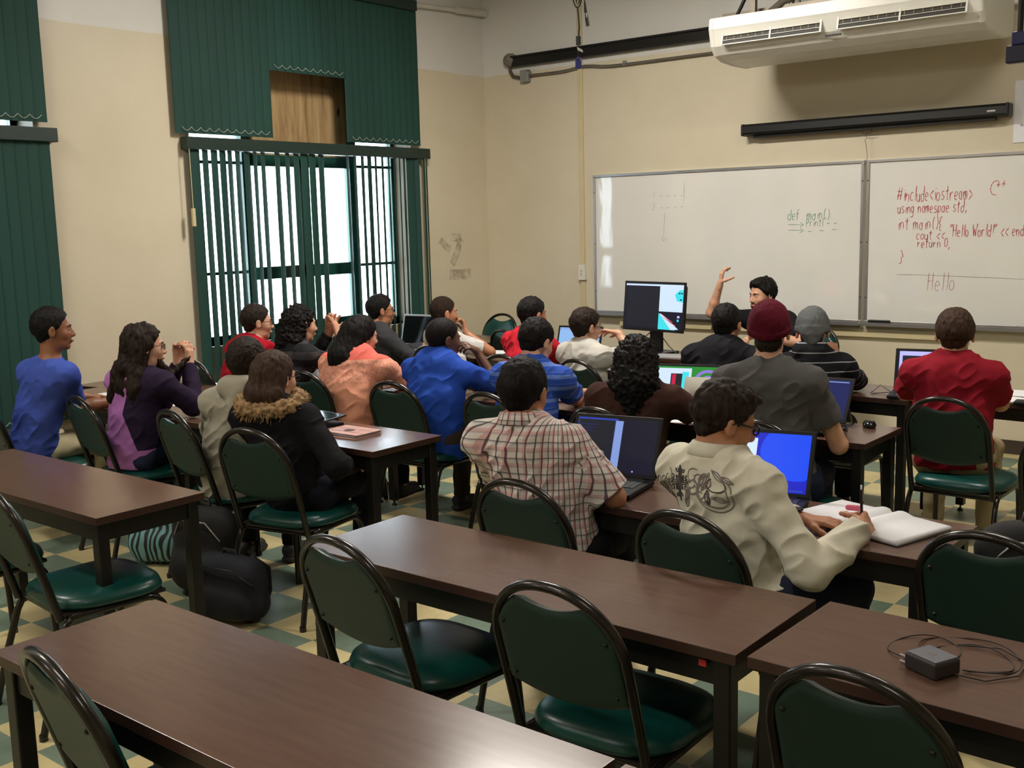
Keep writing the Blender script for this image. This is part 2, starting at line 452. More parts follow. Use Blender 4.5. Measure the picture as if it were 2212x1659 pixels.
# lower blind on the far window: gaps as in the photo (y position, turn of the louver)
LOW = [(4.835, 4), (4.93, -27), (5.01, -22), (5.085, -23), (5.15, -32), (5.22, -30), (5.305, -24), (5.385, -34), (5.46, -30), (5.60, -26), (5.70, -30), (5.79, -22),
       (5.875, -6), (5.955, -14), (6.05, -20), (6.34, -34), (6.425, -33), (6.51, -31), (6.59, -24), (6.665, -35), (6.745, -34), (6.82, -37), (6.89, -36), (6.955, -38), (7.01, -34), (7.09, 10), (7.14, 40), (7.28, -20)]
lb = blind('open green vertical blind across the lower half of the bright far window', 4.78, 7.30, 2.325, [(y, D(a), 0.55+0.0*i) for i, (y, a) in enumerate(LOW)], 0.8, chain=False)
for (yy, zz, nm) in ((4.765, 1.9, 'wand'), (7.235, 0.95, 'cord')):
    c = MB().tube([(0.045, yy-(4.78+7.30)/2, 0.0), (0.047, yy-(4.78+7.30)/2, zz-2.325)], 0.003 if nm == 'wand' else 0.002, 6)
    if nm == 'wand': c.box(0.035, 0.055, yy-6.04-.012, yy-6.04+.012, zz-2.325-.13, zz-2.325)
    c.obj(nm, M_CREAM, lb)
up = []
y = 4.74
while y < 7.2:
    inner = 5.56 < y < 6.32
    up.append((y, D(3+random.uniform(-2, 2)), 2.955 if inner else 2.44)); y += 0.079
blind('closed green vertical blind over the upper far window, notched above plywood', 4.71, 7.20, 3.60, up, 2.44, x=WX+0.05)
# near-left window: closed blinds, upper and lower
for (zt, zb, lab) in ((3.60, 2.46, 'closed green vertical blind on the upper left window at the frame edge'), (2.335, 0.50, 'closed green vertical blind on the lower left window behind the blue shirt')):
    sl = []; y = 1.16
    while y < 3.71:
        sl.append((y, D(3+random.uniform(-2, 2)), zb)); y += 0.079
    blind(lab, 1.13, 3.72, zt, sl, zb, x=WX+0.05, over=0.06 if zt < 3 else 0.0)
for (zt, zb) in ((3.60, 2.46), (2.335, 0.80)):
    sl = []; y = -2.62
    while y < 0.04:
        sl.append((y, D(-38+random.uniform(-4, 4)), zb)); y += 0.079
    blind('green vertical blind on the %s rear window behind the camera' % ('upper' if zt > 3 else 'lower'), -2.66, 0.06, zt, sl, zb, x=WX+0.05)
# ------------------------------------------------------------------ whiteboards
def board_mat():
    m, nt, bs = nmat('whiteboard_enamel'); v = coords(nt)
    nt.links.new(ramp(nt, noise(nt, v, 1.6, 4), [(0.3, srgb(228, 226, 220)), (0.7, srgb(235, 233, 228))]), bs.inputs['Base Color'])
    bs.inputs['Roughness'].default_value = 0.06; bs.inputs['Specular IOR Level'].default_value = 0.75
    bump(nt, bs, noise(nt, coords(nt, 'Object', (1, 1, 0.35)), 7, 2), 0.10, 0.01); return m
M_BOARD = board_mat()
BZ0, BZ1 = 0.905, 2.14
def whiteboard(label, x0, x1):
    r = thing('whiteboard', label, 'whiteboard', ((x0+x1)/2, FY, BZ0), group='whiteboards on the front wall'); w = (x1-x0)/2; h = BZ1-BZ0
    MB().box(-w, w, -0.018, -0.001, 0, h).obj('writing_surface', M_BOARD, r)
    f = MB(); t = 0.022
    f.box(-w, w, -0.028, -0.018, h-t, h); f.box(-w, w, -0.028, -0.018, 0, t); f.box(-w, -w+t, -0.028, -0.018, t, h-t); f.box(w-t, w, -0.028, -0.018, t, h-t)
    f.obj('frame', M_ALU, r, bev=0.002)
    MB().box(-w, w, -0.075, -0.018, -0.016, 0.0).box(-w, w, -0.079, -0.073, -0.016, 0.010).obj('marker_tray', M_ALU, r)
    s = MB()
    for sx in (-w+.011, w-.011):
        for z in (.2, .62, 1.08): s.add(*ball((sx, -0.029, z), 0.005), 0, True)
    s.obj('screw', M_DARKM, r)
    return r
def ball(c, r, n=8, m=6, sc=(1, 1, 1)):
    vs = []; fs = []
    for j in range(m+1):
        th = math.pi*j/m
        for i in range(n):
            a = 2*math.pi*i/n; vs.append((c[0]+r*sc[0]*math.sin(th)*math.cos(a), c[1]+r*sc[1]*math.sin(th)*math.sin(a), c[2]+r*sc[2]*math.cos(th)))
    for j in range(m):
        for i in range(n): fs.append((j*n+i, j*n+(i+1) % n, (j+1)*n+(i+1) % n, (j+1)*n+i))
    return vs, fs
WB1 = whiteboard('long glossy whiteboard on front wall with faint green notes', -5.675, -3.185)
WB2 = whiteboard('glossy whiteboard on front wall with red code writing', -3.165, -0.70)

# handwriting: strokes per character on a 0..1 wide, 0..1 high cell (x-height 0.6)
def arc(cx, cy, rx, ry, a0, a1, n=10): return [(cx+rx*math.cos(D(a0+(a1-a0)*i/n)), cy+ry*math.sin(D(a0+(a1-a0)*i/n))) for i in range(n+1)]
GL = {
 '#': [[(.1, .15), (.35, .95)], [(.45, .15), (.7, .95)], [(0, .4), (.75, .45)], [(.02, .68), (.8, .72)]],
 'i': [[(.3, .55), (.3, .05)], [(.3, .75), (.3, .8)]], 'n': [[(.1, .55), (.12, .05)], arc(.32, .35, .2, .2, 180, 0)+[(.53, .05)]],
 'c': [arc(.35, .3, .25, .27, 50, 310)], 'l': [[(.3, 1), (.27, .05)]], 'u': [[(.08, .55), (.08, .25)]+arc(.3, .22, .2, .18, 180, 360)+[(.5, .55), (.52, .05)]],
 'd': [arc(.3, .28, .22, .25, 40, 330), [(.52, 1), (.5, .05)]], 'e': [[(.1, .3), (.5, .34)]+arc(.3, .3, .22, .26, 15, 310)], '<': [[(.6, .65), (.1, .35), (.6, .05)]], '>': [[(.1, .65), (.6, .35), (.1, .05)]],
 'o': [arc(.3, .3, .24, .26, 90, 450)], 's': [arc(.33, .43, .18, .14, 40, 250, 8)+arc(.3, .17, .2, .14, 70, -150, 8)], 't': [[(.3, .9), (.3, .1), (.45, .05)], [(.08, .62), (.55, .66)]],
 'r': [[(.1, .55), (.12, .05)], arc(.35, .33, .22, .22, 170, 50)], 'a': [arc(.3, .28, .22, .25, 40, 330), [(.5, .55), (.53, .05)]],
 'm': [[(.05, .55), (.07, .05)], arc(.2, .36, .13, .19, 180, 0)+[(.33, .05)], arc(.46, .36, .13, .19, 180, 0)+[(.6, .05)]], 'g': [arc(.3, .3, .2, .24, 40, 330), [(.5, .55), (.5, -.15)]+arc(.3, -.15, .2, .15, 0, -150)],
 'p': [[(.1, .55), (.1, -.3)], arc(.3, .3, .22, .25, 150, -150)], ';': [[(.25, .5), (.26, .53)], [(.28, .15), (.15, -.12)]], '(': [arc(.6, .45, .4, .6, 130, 230)], ')': [arc(0, .45, .4, .6, 50, -50)],
 '{': [arc(.5, .8, .25, .18, 90, 200, 6)+[(.15, .47)]+[(.35, .4)]+arc(.5, .12, .25, .18, 160, 270, 6)], '}': [arc(.1, .8, .22, .18, 90, -10, 6)+[(.5, .47), (.28, .42)]+arc(.1, .12, .25, .2, 20, -90, 6)],
 '"': [[(.15, 1), (.1, .75)], [(.4, 1), (.35, .75)]], 'H': [[(.08, 1), (.08, .05)], [(.55, 1), (.55, .05)], [(.08, .5), (.55, .55)]],
 'W': [[(0, .95), (.18, .05), (.35, .7), (.52, .05), (.75, 1)]], '!': [[(.3, 1), (.28, .3)], [(.27, .08), (.28, .1)]], '0': [arc(.3, .5, .25, .42, 90, 450)], ',': [[(.25, .12), (.12, -.15)]],
 ':': [[(.25, .5), (.26, .53)], [(.25, .12), (.26, .15)]], 'f': [arc(.45, .75, .18, .2, 60, 180, 6)+[(.27, .05)], [(.08, .55), (.5, .57)]], '1': [[(.3, .85), (.3, .05)]], '2': [arc(.3, .68, .22, .22, 170, -20)+[(.08, .08), (.58, .08)]],
 'P': [[(.1, .95), (.1, .05)], arc(.2, .7, .3, .24, 110, -110)], 'C': [arc(.5, .5, .45, .5, 70, 290)], '+': [[(.1, .4), (.6, .42)], [(.35, .65), (.34, .15)]], '.': [[(.2, .06), (.21, .07)]], '-': [[(.1, .35), (.65, .37)]], 'F': [[(.1, .9), (.12, .05)], [(-.05, .92), (.5, .9)], [(-.05, .05), (.3, .07)]],
 '_': [[(.05, .05), (.7, .07)]], ' ': [], "'": [[(.2, 1), (.17, .8)]],
 'A': [[(0, .2), (1.1, .2)], [(.85, .35), (1.12, .2), (.83, .05)]]}
WID = {'i': .38, 'l': .4, ' ': .55, ';': .4, '(': .5, ')': .45, '!': .4, ',': .35, 'm': .75, 'W': .85, '#': .9, 'A': 1.4, "'": .35, '.': .4, '1': .45, 'H': .72, '"': .55, 'C': 1.0, 'u': .62, 'F': .6, '-': .85}
random.seed(11)
def M_ink(name, c): return mat(name, c, 0.5, vary=0.15, nscale=30)
INK_R = M_ink('red_marker', srgb(190, 62, 74)); INK_G = M_ink('green_marker', srgb(110, 160, 134)); INK_F = M_ink('faded_grey_marker', srgb(165, 160, 160)); INK_P = M_ink('faded_red_marker', srgb(190, 150, 150))
def px2board(x, y):
    """point of the photograph's frame laid on the plane of the whiteboards"""
    f = Vector((math.sin(YAW)*math.cos(PITCH), math.cos(YAW)*math.cos(PITCH), math.sin(PITCH)))
    r = Vector((math.cos(YAW), -math.sin(YAW), 0)); u = r.cross(f)
    r2 = r*math.cos(ROLL)+u*math.sin(ROLL); u2 = -r*math.sin(ROLL)+u*math.cos(ROLL)
    d = f+r2*((x-1106)/CAM_F)-u2*((y-829.5)/CAM_F); t = (FY-0.0195)/d.y
    return d.x*t, CZ+d.z*t
def ribbon(mb, pts, w, y):
    P = []
    for a, b in zip(pts, pts[1:]):
        for k in range(3): P.append((a[0]+(b[0]-a[0])*k/3, a[1]+(b[1]-a[1])*k/3))
    P.append(pts[-1])
    if len(P) < 2: return
    vs = []
    for i, p in enumerate(P):
        a = P[max(i-1, 0)]; b = P[min(i+1, len(P)-1)]; dx, dz = b[0]-a[0], b[1]-a[1]; L = math.hypot(dx, dz)+1e-9
        ww = w*(0.8+0.35*math.sin(i*1.7))
        vs += [(p[0]-dz/L*ww/2, y, p[1]+dx/L*ww/2), (p[0]+dz/L*ww/2, y, p[1]-dx/L*ww/2)]
    mb.add(vs, [(2*i, 2*i+1, 2*i+3, 2*i+2) for i in range(len(P)-1)])
def write(parent, x, z, txt, size, ink, name, w=0.0045, slant=0.1, squeeze=0.8, rise=0.0):
    """handwriting from world x, z on the board"""
    mb = MB(); cx = x
    for ch in txt:
        for st in GL.get(ch, []):
            jx, jz = random.uniform(-.04, .04), random.uniform(-.05, .05)
            ribbon(mb, [(cx+(px+jx+slant*pz)*size*squeeze-parent.location.x, z+(pz+jz)*size+rise*(cx-x)-parent.location.z) for px, pz in st], w, -0.0195)
        cx += WID.get(ch, .66)*size*squeeze
    if mb.v: mb.obj(name, ink, parent)
def wpx(parent, x, y, x2, txt, hpx, ink, name, w=0.0045, rise=0.0):
    (X1, Z1) = px2board(x, y); X2, Z2 = px2board(x2, y)
    size = hpx/2344.6*9.0
    tot = sum(WID.get(c, .66) for c in txt)*size
    write(parent, X1, Z1, txt, size, ink, name, w, 0.12, (X2-X1)/tot, rise)
wpx(WB2, 1937, 437, 2100, '#include<iostream>', 30, INK_R, 'code_line', 0.005)
wpx(WB2, 1938, 462, 2088, 'using namespae std;', 24, INK_R, 'code_line', 0.005)
wpx(WB2, 1937, 497, 2036, 'int main(){', 26, INK_R, 'code_line', 0.005)
wpx(WB2, 1978, 519, 2040, 'cout <<', 20, INK_R, 'code_line', 0.005)
wpx(WB2, 2050, 513, 2222, '"Hello World!" << endl;', 24, INK_R, 'code_line', 0.005)
wpx(WB2, 1980, 536, 2052, 'return 0,', 20, INK_R, 'code_line', 0.005)
wpx(WB2, 1940, 566, 1953, '}', 24, INK_R, 'code_line', 0.005)
wpx(WB2, 2136, 421, 2160, 'C', 26, INK_R, 'code_line', 0.005)
wpx(WB2, 2150, 409, 2172, '++', 22, INK_R, 'code_line', 0.005)
wpx(WB2, 2001, 628, 2062, 'Hello', 36, INK_P, 'faded_word', 0.005)
wpx(WB1, 1700, 477, 1727, 'def', 24, INK_G, 'green_code_line', 0.005)
wpx(WB1, 1742, 476, 1800, 'main():', 24, INK_G, 'green_code_line', 0.005)
wpx(WB1, 1740, 490, 1810, "Print('- -", 18, INK_G, 'green_code_line', 0.0045)
wpx(WB1, 1408, 430, 1478, '1. - - - -', 17, INK_F, 'faded_list_line', 0.003)
wpx(WB1, 1408, 455, 1478, '2. - - - -', 17, INK_F, 'faded_list_line', 0.003)
def px_line(parent, pts, ink, name, w):
    mb = MB()
    for st in pts:
        ribbon(mb, [(px2board(*p)[0]-parent.location.x, px2board(*p)[1]-parent.location.z) for p in st], w, -0.0195)
    mb.obj(name, ink, parent)
px_line(WB1, [[(1703, 485), (1735, 485)], [(1728, 480), (1736, 485), (1728, 490)], [(1703, 497), (1735, 498)], [(1728, 493), (1736, 498), (1727, 503)], [(1745, 500), (1755, 500)], [(1770, 498), (1780, 498)], [(1797, 496), (1808, 496)]], INK_G, 'arrow_mark', 0.0035)
px_line(WB1, [[(1436, 460), (1433, 521)], [(1428, 513), (1433, 522), (1440, 513)], [(1478, 395), (1477, 440)]], INK_F, 'faded_arrow', 0.003)
px_line(WB2, [[(1938, 593), (2000, 594), (2212, 603)]], INK_F, 'faded_divider', 0.0035)

# eraser in the tray
e = MB().box(-0.075, 0.075, -0.022, 0.022, 0, 0.018, 0).box(-0.078, 0.078, -0.025, 0.025, 0.018, 0.03, 1)
tag(e.obj('board_eraser', [mat('eraser_felt', srgb(50, 48, 46), 0.9), M_BLK], loc=(-3.035, FY-0.05, BZ0+0.001), bev=0.002), 'black board eraser lying on tray under the right whiteboard', 'board eraser')

# ------------------------------------------------------------------ projector screen, rail, conduits
def screen():
    r = thing('projector_screen', 'rolled up black projector screen case above the whiteboards', 'projector screen', (-3.16, FY, 2.38))
    L = 1.0
    MB().prism([(-0.005, 0), (-0.105, 0.005), (-0.115, 0.02), (-0.115, 0.07), (-0.10, 0.088), (-0.005, 0.088)], -L, L, 0, Matrix(((0, 0, 1, 0), (1, 0, 0, 0), (0, 1, 0, 0), (0, 0, 0, 1)))).obj('case', M_BLK, r, bev=0.003)
    for s in (-1, 1): MB().box(s*L-0.012 if s > 0 else -L-0.012, s*L+0.012 if s > 0 else -L+0.012, -0.118, -0.002, -0.004, 0.092).obj('end_cap', M_BLK, r, bev=0.012, seg=3)
    MB().box(-L+.08, L-.08, -0.075, -0.045, -0.022, 0.0).obj('bottom_bar', M_DARKM, r, bev=0.003)
    MB().box(L-.13, L-.075, -0.1165, -0.115, 0.035, 0.047).obj('name_plate', M_ALU, r)
    h = MB().tube([(-.035, -.06, -.02), (-.035, -.06, -.045), (.035, -.06, -.045), (.035, -.06, -.02)], 0.0028, 6); h.obj('pull_handle', M_DARKM, r)
    c = MB().tube([(0, -.06, -.045), (-.004, -.06, -.07), (.006, -.06, -.08), (-.012, -.06, -.095), (-.002, -.058, -.13), (.004, -.05, -.2), (-.002, -.03, -.225), (-.012, -.028, -.26), (-.028, -.028, -.28)], 0.0016, 5)
    c.obj('pull_cord', M_DARKM, r)
screen()
r = MB().box(-1.03, 1.05, -0.055, -0.002, -0.05, 0.045).box(-1.03, 1.05, -0.075, -0.05, 0.03, 0.045)
tag(r.obj('cable_rail', M_DARKM, loc=(-5.53, FY, 3.225)), 'long dark metal rail high on the front wall', 'rail')
for i in range(1): pass
g = thing('wall_conduit', 'grey metal conduit with junction box below the dark rail', 'conduit', (-6.50, FY, 3.08))
pts = []
for t in range(26):
    x = 0.10+t*0.092; z = 0.0+0.026*math.exp(-((x-0.75)/0.16)**2)-0.012*max(0, min(1, (x-0.2)))
    pts.append((x, -0.02, z))
MB().tube(pts, 0.0125, 10).obj('pipe', M_GREYP, g)
MB().tube([(-0.10, -0.02, 0.165), (-0.112, -0.02, 0.12), (-0.105, -0.02, 0.06), (-0.07, -0.02, 0.01), (-0.0, -0.02, -0.005), (0.05, -0.02, -0.005)], 0.0155, 10).obj('elbow', mat('rusty_conduit', srgb(92, 84, 72), 0.5, 0.4, vary=0.3, nscale=30), g)
MB().box(0.03, 0.125, -0.05, -0.002, -0.055, 0.055).obj('junction_box', mat('galvanised_box', srgb(148, 150, 148), 0.45, 0.5), g, bev=0.006)
MB().tube([(0.115, -0.05, 0.03), (0.13, -0.055, 0.05), (0.15, -0.03, 0.03), (0.145, -0.02, -0.02)], 0.0025, 6).obj('strap', M_DARKM, g)
MB().box(1.16, 1.185, -0.036, -0.002, -0.02, 0.02).obj('clamp', M_ALU, g)
tag(MB().lathe([(0.0, 0.07), (0.05, 0.068), (0.062, 0.045), (0.066, 0.0)], 18, Matrix.Rotation(D(90), 4, 'X')).obj('wall_fitting', mat('grey_putty', srgb(120, 114, 100), 0.8, vary=0.25, nscale=40), loc=(-6.60, FY-.001, 3.24)), 'rough round wall fitting at the left end of the rail', 'pipe fitting')
# vertical painted trunking with a switch box
t = thing('cable_trunking', 'cream painted vertical cable trunking beside the whiteboard', 'cable trunking', (-5.81, FY, 0.1))
MB().box(-0.024, 0.024, -0.02, -0.001, 0, 1.10).box(-0.024, 0.024, -0.02, -0.001, 1.24, 3.85).obj('duct', M_CREAM, t, bev=0.003)
b = MB().box(-0.036, 0.036, -0.038, -0.001, 1.10, 1.24).obj('switch_box', M_WHITEP, t, bev=0.003)
MB().box(-0.01, 0.01, -0.042, -0.037, 1.145, 1.165).box(-0.01, 0.01, -0.042, -0.037, 1.175, 1.195).obj('socket', M_CREAM, b)
# low surface trunking below the boards
tag(MB().box(0, 3.0, -0.03, -0.001, 0, 0.04).obj('wall_trunking', M_CREAM, loc=(-5.4, FY, 0.80)), 'cream horizontal trunking running low under the whiteboards', 'cable trunking')

# pipes high on the window wall
p = thing('wall_pipe', 'white painted pipe high in the window wall corner', 'pipe', (WX, 7.2, 3.66))
MB().tube([(0.04, -3.0, -0.05), (0.04, 0.0, 0.0), (0.04, 0.60, 0.028)], 0.022, 10).obj('pipe', mat('pipe_paint', srgb(206, 203, 194), 0.45), p)
MB().tube([(0.045, 0.58, 0.03), (0.045, 0.99, 0.045)], 0.036, 12).obj('sleeve', MATS['pipe_paint'], p)
# grubby mark on the window wall
def smudge_mat():
    m, nt, bs = nmat('smudge'); bs.inputs['Base Color'].default_value = srgb(120, 106, 78); bs.inputs['Roughness'].default_value = 0.6
    a = ramp(nt, noise(nt, coords(nt), 12, 5, 0.7), [(0.38, (0, 0, 0)), (0.62, (0.34, 0.34, 0.34))]); nt.links.new(a, bs.inputs['Alpha']); return m
M_SM = smudge_mat()
sm = MB()
def blot(mb, pts, w):
    for (y0, z0), (y1, z1) in zip(pts, pts[1:]):
        dy, dz = y1-y0, z1-z0; L = math.hypot(dy, dz); ny, nz = -dz/L*w/2, dy/L*w/2
        mb.add([(0, y0+ny, z0+nz), (0, y0-ny, z0-nz), (0, y1-ny, z1-nz), (0, y1+ny, z1+nz)], [(0, 1, 2, 3)])
blot(sm, [(7.50, 1.60), (7.58, 1.53), (7.64, 1.50)], .07); blot(sm, [(7.66, 1.62), (7.80, 1.60), (7.74, 1.48), (7.66, 1.36)], .08); blot(sm, [(7.62, 1.27), (7.74, 1.26), (7.92, 1.26)], .10)
o = sm.obj('wall_smudge', M_SM, loc=(WX+0.0015, 0, 0)); o['kind'] = 'structure'

# ------------------------------------------------------------------ air conditioner
def aircon():
    x0, x1 = -4.0, -2.10; r = thing('air_conditioner', 'long white ceiling-hung air conditioner above the projector screen', 'air conditioner', ((x0+x1)/2, 7.6, 2.86)); w = (x1-x0)/2
    Mx = Matrix(((0, 0, 1, 0), (1, 0, 0, 0), (0, 1, 0, 0), (0, 0, 0, 1)))
    prof = [(-.35, .30), (-.36, .22), (-.355, .205), (-.33, .10), (-.28, .045), (-.18, .012), (-.02, 0), (.20, 0.0), (.35, .03), (.35, .26), (.30, .31)]
    shell_ = MB().prism(prof, -w+.04, w-.04, 0, Mx)
    shell_.obj('casing', M_WHITEP, r, bev=0.006)
    for s in (-1, 1):
        pr = [(a*1.01, b*1.0+(-.004 if b < .1 else .002)) for a, b in prof]
        MB().prism(pr, s*w-(.05 if s > 0 else 0), s*w+(.05 if s < 0 else 0), 0, Mx).obj('end_cover', M_WHITEP, r, bev=0.018, seg=4)
    # outlets with louvers on the slanted lower front
    n = Vector((0, -0.98, -0.22)); 
    dark = mat('outlet_dark', srgb(46, 43, 34), 0.6)
    for (a, b) in ((-w+.12, -0.10), (0.03, w-.10)):
        L = b-a; M = T((a+b)/2, -0.3465, 0.150) @ Matrix.Rotation(D(-13.4), 4, 'X')
        MB().box(-L/2, L/2, -0.004, 0.0, -0.045, 0.052, 0, M).obj('air_outlet', dark, r)
        fr = MB()
        for z in (-.05, .052): fr.box(-L/2-.01, L/2+.01, -0.010, 0.0, z-.003, z+.003, 0, M)
        for x in (-L/2-.005, L/2+.005, 0): fr.box(x-.006, x+.006, -0.012, 0, -.05, .052, 0, M)
        fr.box(-L/2, L/2, -.010, -.008, -.021, -.018, 0, M)
        fr.obj('louver_frame', M_WHITEP, r)
        for z in (.012,): MB().box(-L/2+.005, L/2-.005, -.016, -.006, z-.002, z+.002, 0, M).obj('louver', M_WHITEP, r)
        vb = MB(); k = int(L/0.055)
        for i in range(k): vb.box(-L/2+(i+.5)*L/k-.001, -L/2+(i+.5)*L/k+.001, -.008, -.004, -.012, .05, 0, M)
        vb.obj('vertical_vane', M_CREAM, r)
    MB().box(-.07, .04, -0.3395+0.0, -0.330, 0.068, 0.080, 0, T(0, -.0005, 0)).obj('name_badge', M_DARKM, r)
    MB().box(-w+.14, -w+.20, -0.262, -0.258, 0.030, 0.034).obj('logo', M_GREYP, r)
    for s in (-w+.16, w-.16):
        k = MB().box(s-.02, s+.02, .02, .06, .31, CH-2.86).obj('hanging_bracket', M_GREYP, r)
    MB().box(-w-.14, -w+.16, .06, .12, .33, .38).box(-w-.14, w+.2, .12, .16, .37, .41).obj('support_bar', M_GREYP, r)
    MB().box(-w-.01, -w+.02, .10, .13, .0, .02, 0, T(-.02, 0, .36) @ Matrix.Rotation(D(24), 4, 'Y') @ T(w, 0, 0) ).tube([(-w-.02, .12, .38), (-w+.12, .12, .62), (-w+.24, .12, .9)], .014, 8).obj('brace', M_DARKM, r)
    MB().tube([(-w+.22, .10, .34), (-w+.36, .12, .44), (-w+.62, .14, .49), (-w+.95, .16, .47), (-w+1.1, .16, .36)], .028, 10).obj('refrigerant_hose', mat('insulated_hose', srgb(96, 88, 78), 0.8), r)
    MB().tube([(-w+.34, .3, .36), (-w+.34, .3, CH-2.86)], .022, 8).tube([(-w+.40, .3, .40), (-w+.40, .3, CH-2.86)], .012, 8).obj('drain_pipe', M_GREYP, r)
aircon()

# hanging cables
def cables():
    r = thing('hanging_cable', 'black video cables with coiled loop and blue plug hanging from ceiling', 'cable', (-3.70, 5.2, 2.60))
    c = MB(); n = 28; pts = []
    for i in range(n*3):
        a = 2*math.pi*i/n; k = i//n
        pts.append((0.030*math.sin(a)*(1-.18*k)+.004*k, 0.012*math.cos(a*.5), 0.43+0.10*math.cos(a)*(1-.12*k)+0.01*k))
    c.tube(pts, 0.004, 6)
    c.tube([(0, 0, .50), (-.005, 0, .8), (.0, 0, CH-2.6)], .0045, 6)
    c.tube([(.035, .02, .36), (.036, .02, .43), (.05, .02, .55), (.045, .01, CH-2.6)], .0035, 6)
    c.tube([(0, 0, .335), (.006, 0, .28), (.010, 0, .22), (.004, 0, .17)], .005, 6)
    c.obj('cord', M_BLK, r)
    MB().box(-.010, .014, -.008, .008, .125, .175).obj('plug_body', M_BLK, r, bev=.002)
    MB().box(-.016, .016, -.008, .008, -.005, .045).box(-.01, .01, -.006, .006, .045, .06).obj('video_plug', M_BLUEC, r, bev=.002)
    MB().tube([(0, 0, .06), (.0, 0, .125)], .003, 6).obj('lead', M_BLK, r)
    MB().add([(-.002, -.01, .115), (.038, -.012, .095), (.042, -.012, .078), (.004, -.01, .095)], [(0, 1, 2, 3)]).add([(.032, .012, .300), (.058, .012, .294), (.058, .012, .268), (.036, .012, .272)], [(0, 1, 2, 3)]).obj('paper_label', M_PAPER, r)
    m = MB().tube([(.036, .02, .36), (.037, .02, .345), (.042, .02, .30), (.052, .02, .245), (.055, .02, .225)], [.004, .006, .009, .010, .010], 8); m.obj('power_plug', M_BLK, r)
    r = thing('hanging_plug', 'blue video plug on dark cable hanging at the top right edge', 'cable', (-0.635, 2.45, 2.04))
    MB().tube([(0.0, 0, .06), (.0, 0, .2), (-.01, 0, .6), (0, 0, CH-2.04)], .006, 8).obj('cord', M_BLK, r)
    MB().box(-.014, .022, -.01, .01, .035, .062).obj('plug_body', mat('dark_blue_plug', srgb(16, 18, 80), .4, vary=0), r, bev=.003)
    MB().box(-.024, .03, -.012, .012, .0, .035).obj('plug_shell', mat('navy_plug', srgb(18, 20, 50), 0.4), r, bev=.003)
cables()
# round sign at the right frame edge
def sign():
    r = thing('wall_sign', 'white notice with blue round no smoking emblem at the right edge', 'sign', (-1.98, FY, 2.36))
    MB().box(-.16, .16, -.006, -.001, -.16, .26).obj('board', M_PAPER, r)
    MB().lathe([(0, .001), (.115, .001)], 28, T(.0+.02, -.0065, .12) @ Matrix.Rotation(D(90), 4, 'X')).obj('emblem', mat('sign_blue', srgb(20, 60, 170), 0.5), r)
    m = MB()
    for i, ch in enumerate('no'):
        for st in GL[ch]: ribbon(m, [(-.115+i*.022+p[0]*.028, -.055+p[1]*.03) for p in st], .004, -.0068)
    m.obj('lettering', M_BLK, r)
    m = MB()
    for st in GL['s']: ribbon(m, [(-.07+p[0]*.05, .09+p[1]*.08) for p in st], .008, -.0090)
    m.obj('emblem_letter', M_PAPER, r)
sign()

# ceiling light fixtures
M_TUBE = emit('fluorescent_tube', (1.0, 0.90, 0.74, 1), 9.0)
for i, (x, y) in enumerate(LAMPS):
    r = thing('ceiling_light', ['ceiling fluorescent fixture over the left tables', 'ceiling fluorescent fixture over the middle tables', 'ceiling fluorescent fixture at the rear left', 'ceiling fluorescent fixture over the right tables', 'ceiling fluorescent fixture at the rear middle', 'ceiling fluorescent fixture over the front tables', 'ceiling fluorescent fixture over the front right tables'][i], 'ceiling light', (x, y, CH-0.12), group='ceiling light fixtures')
    MB().box(-.62, .62, -.16, .16, .06, .12).obj('housing', M_WHITEP, r, bev=.005)
    for s in (-.07, .07): MB().tube([(-.6, s, .03), (.6, s, .03)], .014, 8).obj('tube', M_TUBE, r)
    area('fluorescent_light', (x, y, CH-0.16), (0, 0, 0), 1.2, 0.3, LAMP_W[i], (1.0, 0.945, 0.86))
# ------------------------------------------------------------------ tables
def table_mat():
    m, nt, bs = nmat('walnut_laminate'); v = coords(nt, 'Object', (1.0, 9, 9))
    c = ramp(nt, noise(nt, v, 5, 4, 0.5), [(0.25, srgb(92, 67, 56)), (0.75, srgb(101, 75, 63))])
    nt.links.new(c, bs.inputs['Base Color']); bs.inputs['Specular IOR Level'].default_value = 0.55
    r = ramp(nt, noise(nt, coords(nt), 2.5, 3), [(0.3, (0.19, 0.19, 0.19)), (0.7, (0.27, 0.27, 0.27))]); nt.links.new(r, bs.inputs['Roughness'])
    return m
M_TT = table_mat(); M_TEDGE = mat('table_edge_band', srgb(58, 36, 28), 0.4)
M_LEG = mat('table_leg_paint', srgb(24, 21, 20), 0.4, 0.2, vary=0.1)
TW, TD, TH = 1.524, 0.457, 0.735
def table_proto():
    r = thing('training_table', 'x', 'table', (0, 0, 0))
    b = MB().box(-TW/2, TW/2, -TD/2, TD/2, TH-.028, TH, 0)
    o = b.obj('tabletop', [M_TT, M_TEDGE], r, bev=.0015)
    me = o.data
    for p in me.polygons: p.material_index = 0 if p.normal.z > .9 else 1
    a = MB(); x, y = TW/2-.03, TD/2-.025
    a.box(-x, x, -y, -y+.02, TH-.098, TH-.028); a.box(-x, x, y-.02, y, TH-.098, TH-.028)
    a.box(-x, -x+.02, -y, y, TH-.098, TH-.028); a.box(x-.02, x, -y, y, TH-.098, TH-.028)
    a.obj('apron', M_LEG, r)
    for sx in (-1, 1):
        for sy in (-1, 1):
            X, Yy = sx*(TW/2-.045), sy*(TD/2-.038)
            l = MB().box(X-.0225, X+.0225, Yy-.0225, Yy+.0225, .035, TH-.028).obj('leg', M_LEG, r, bev=.004)
            MB().lathe([(0, 0), (.016, 0), (.018, .006), (.010, .014), (.005, .016), (.005, .036)], 12, T(X, Yy, 0)).obj('leveling_foot', M_DARKM, l)
    return r
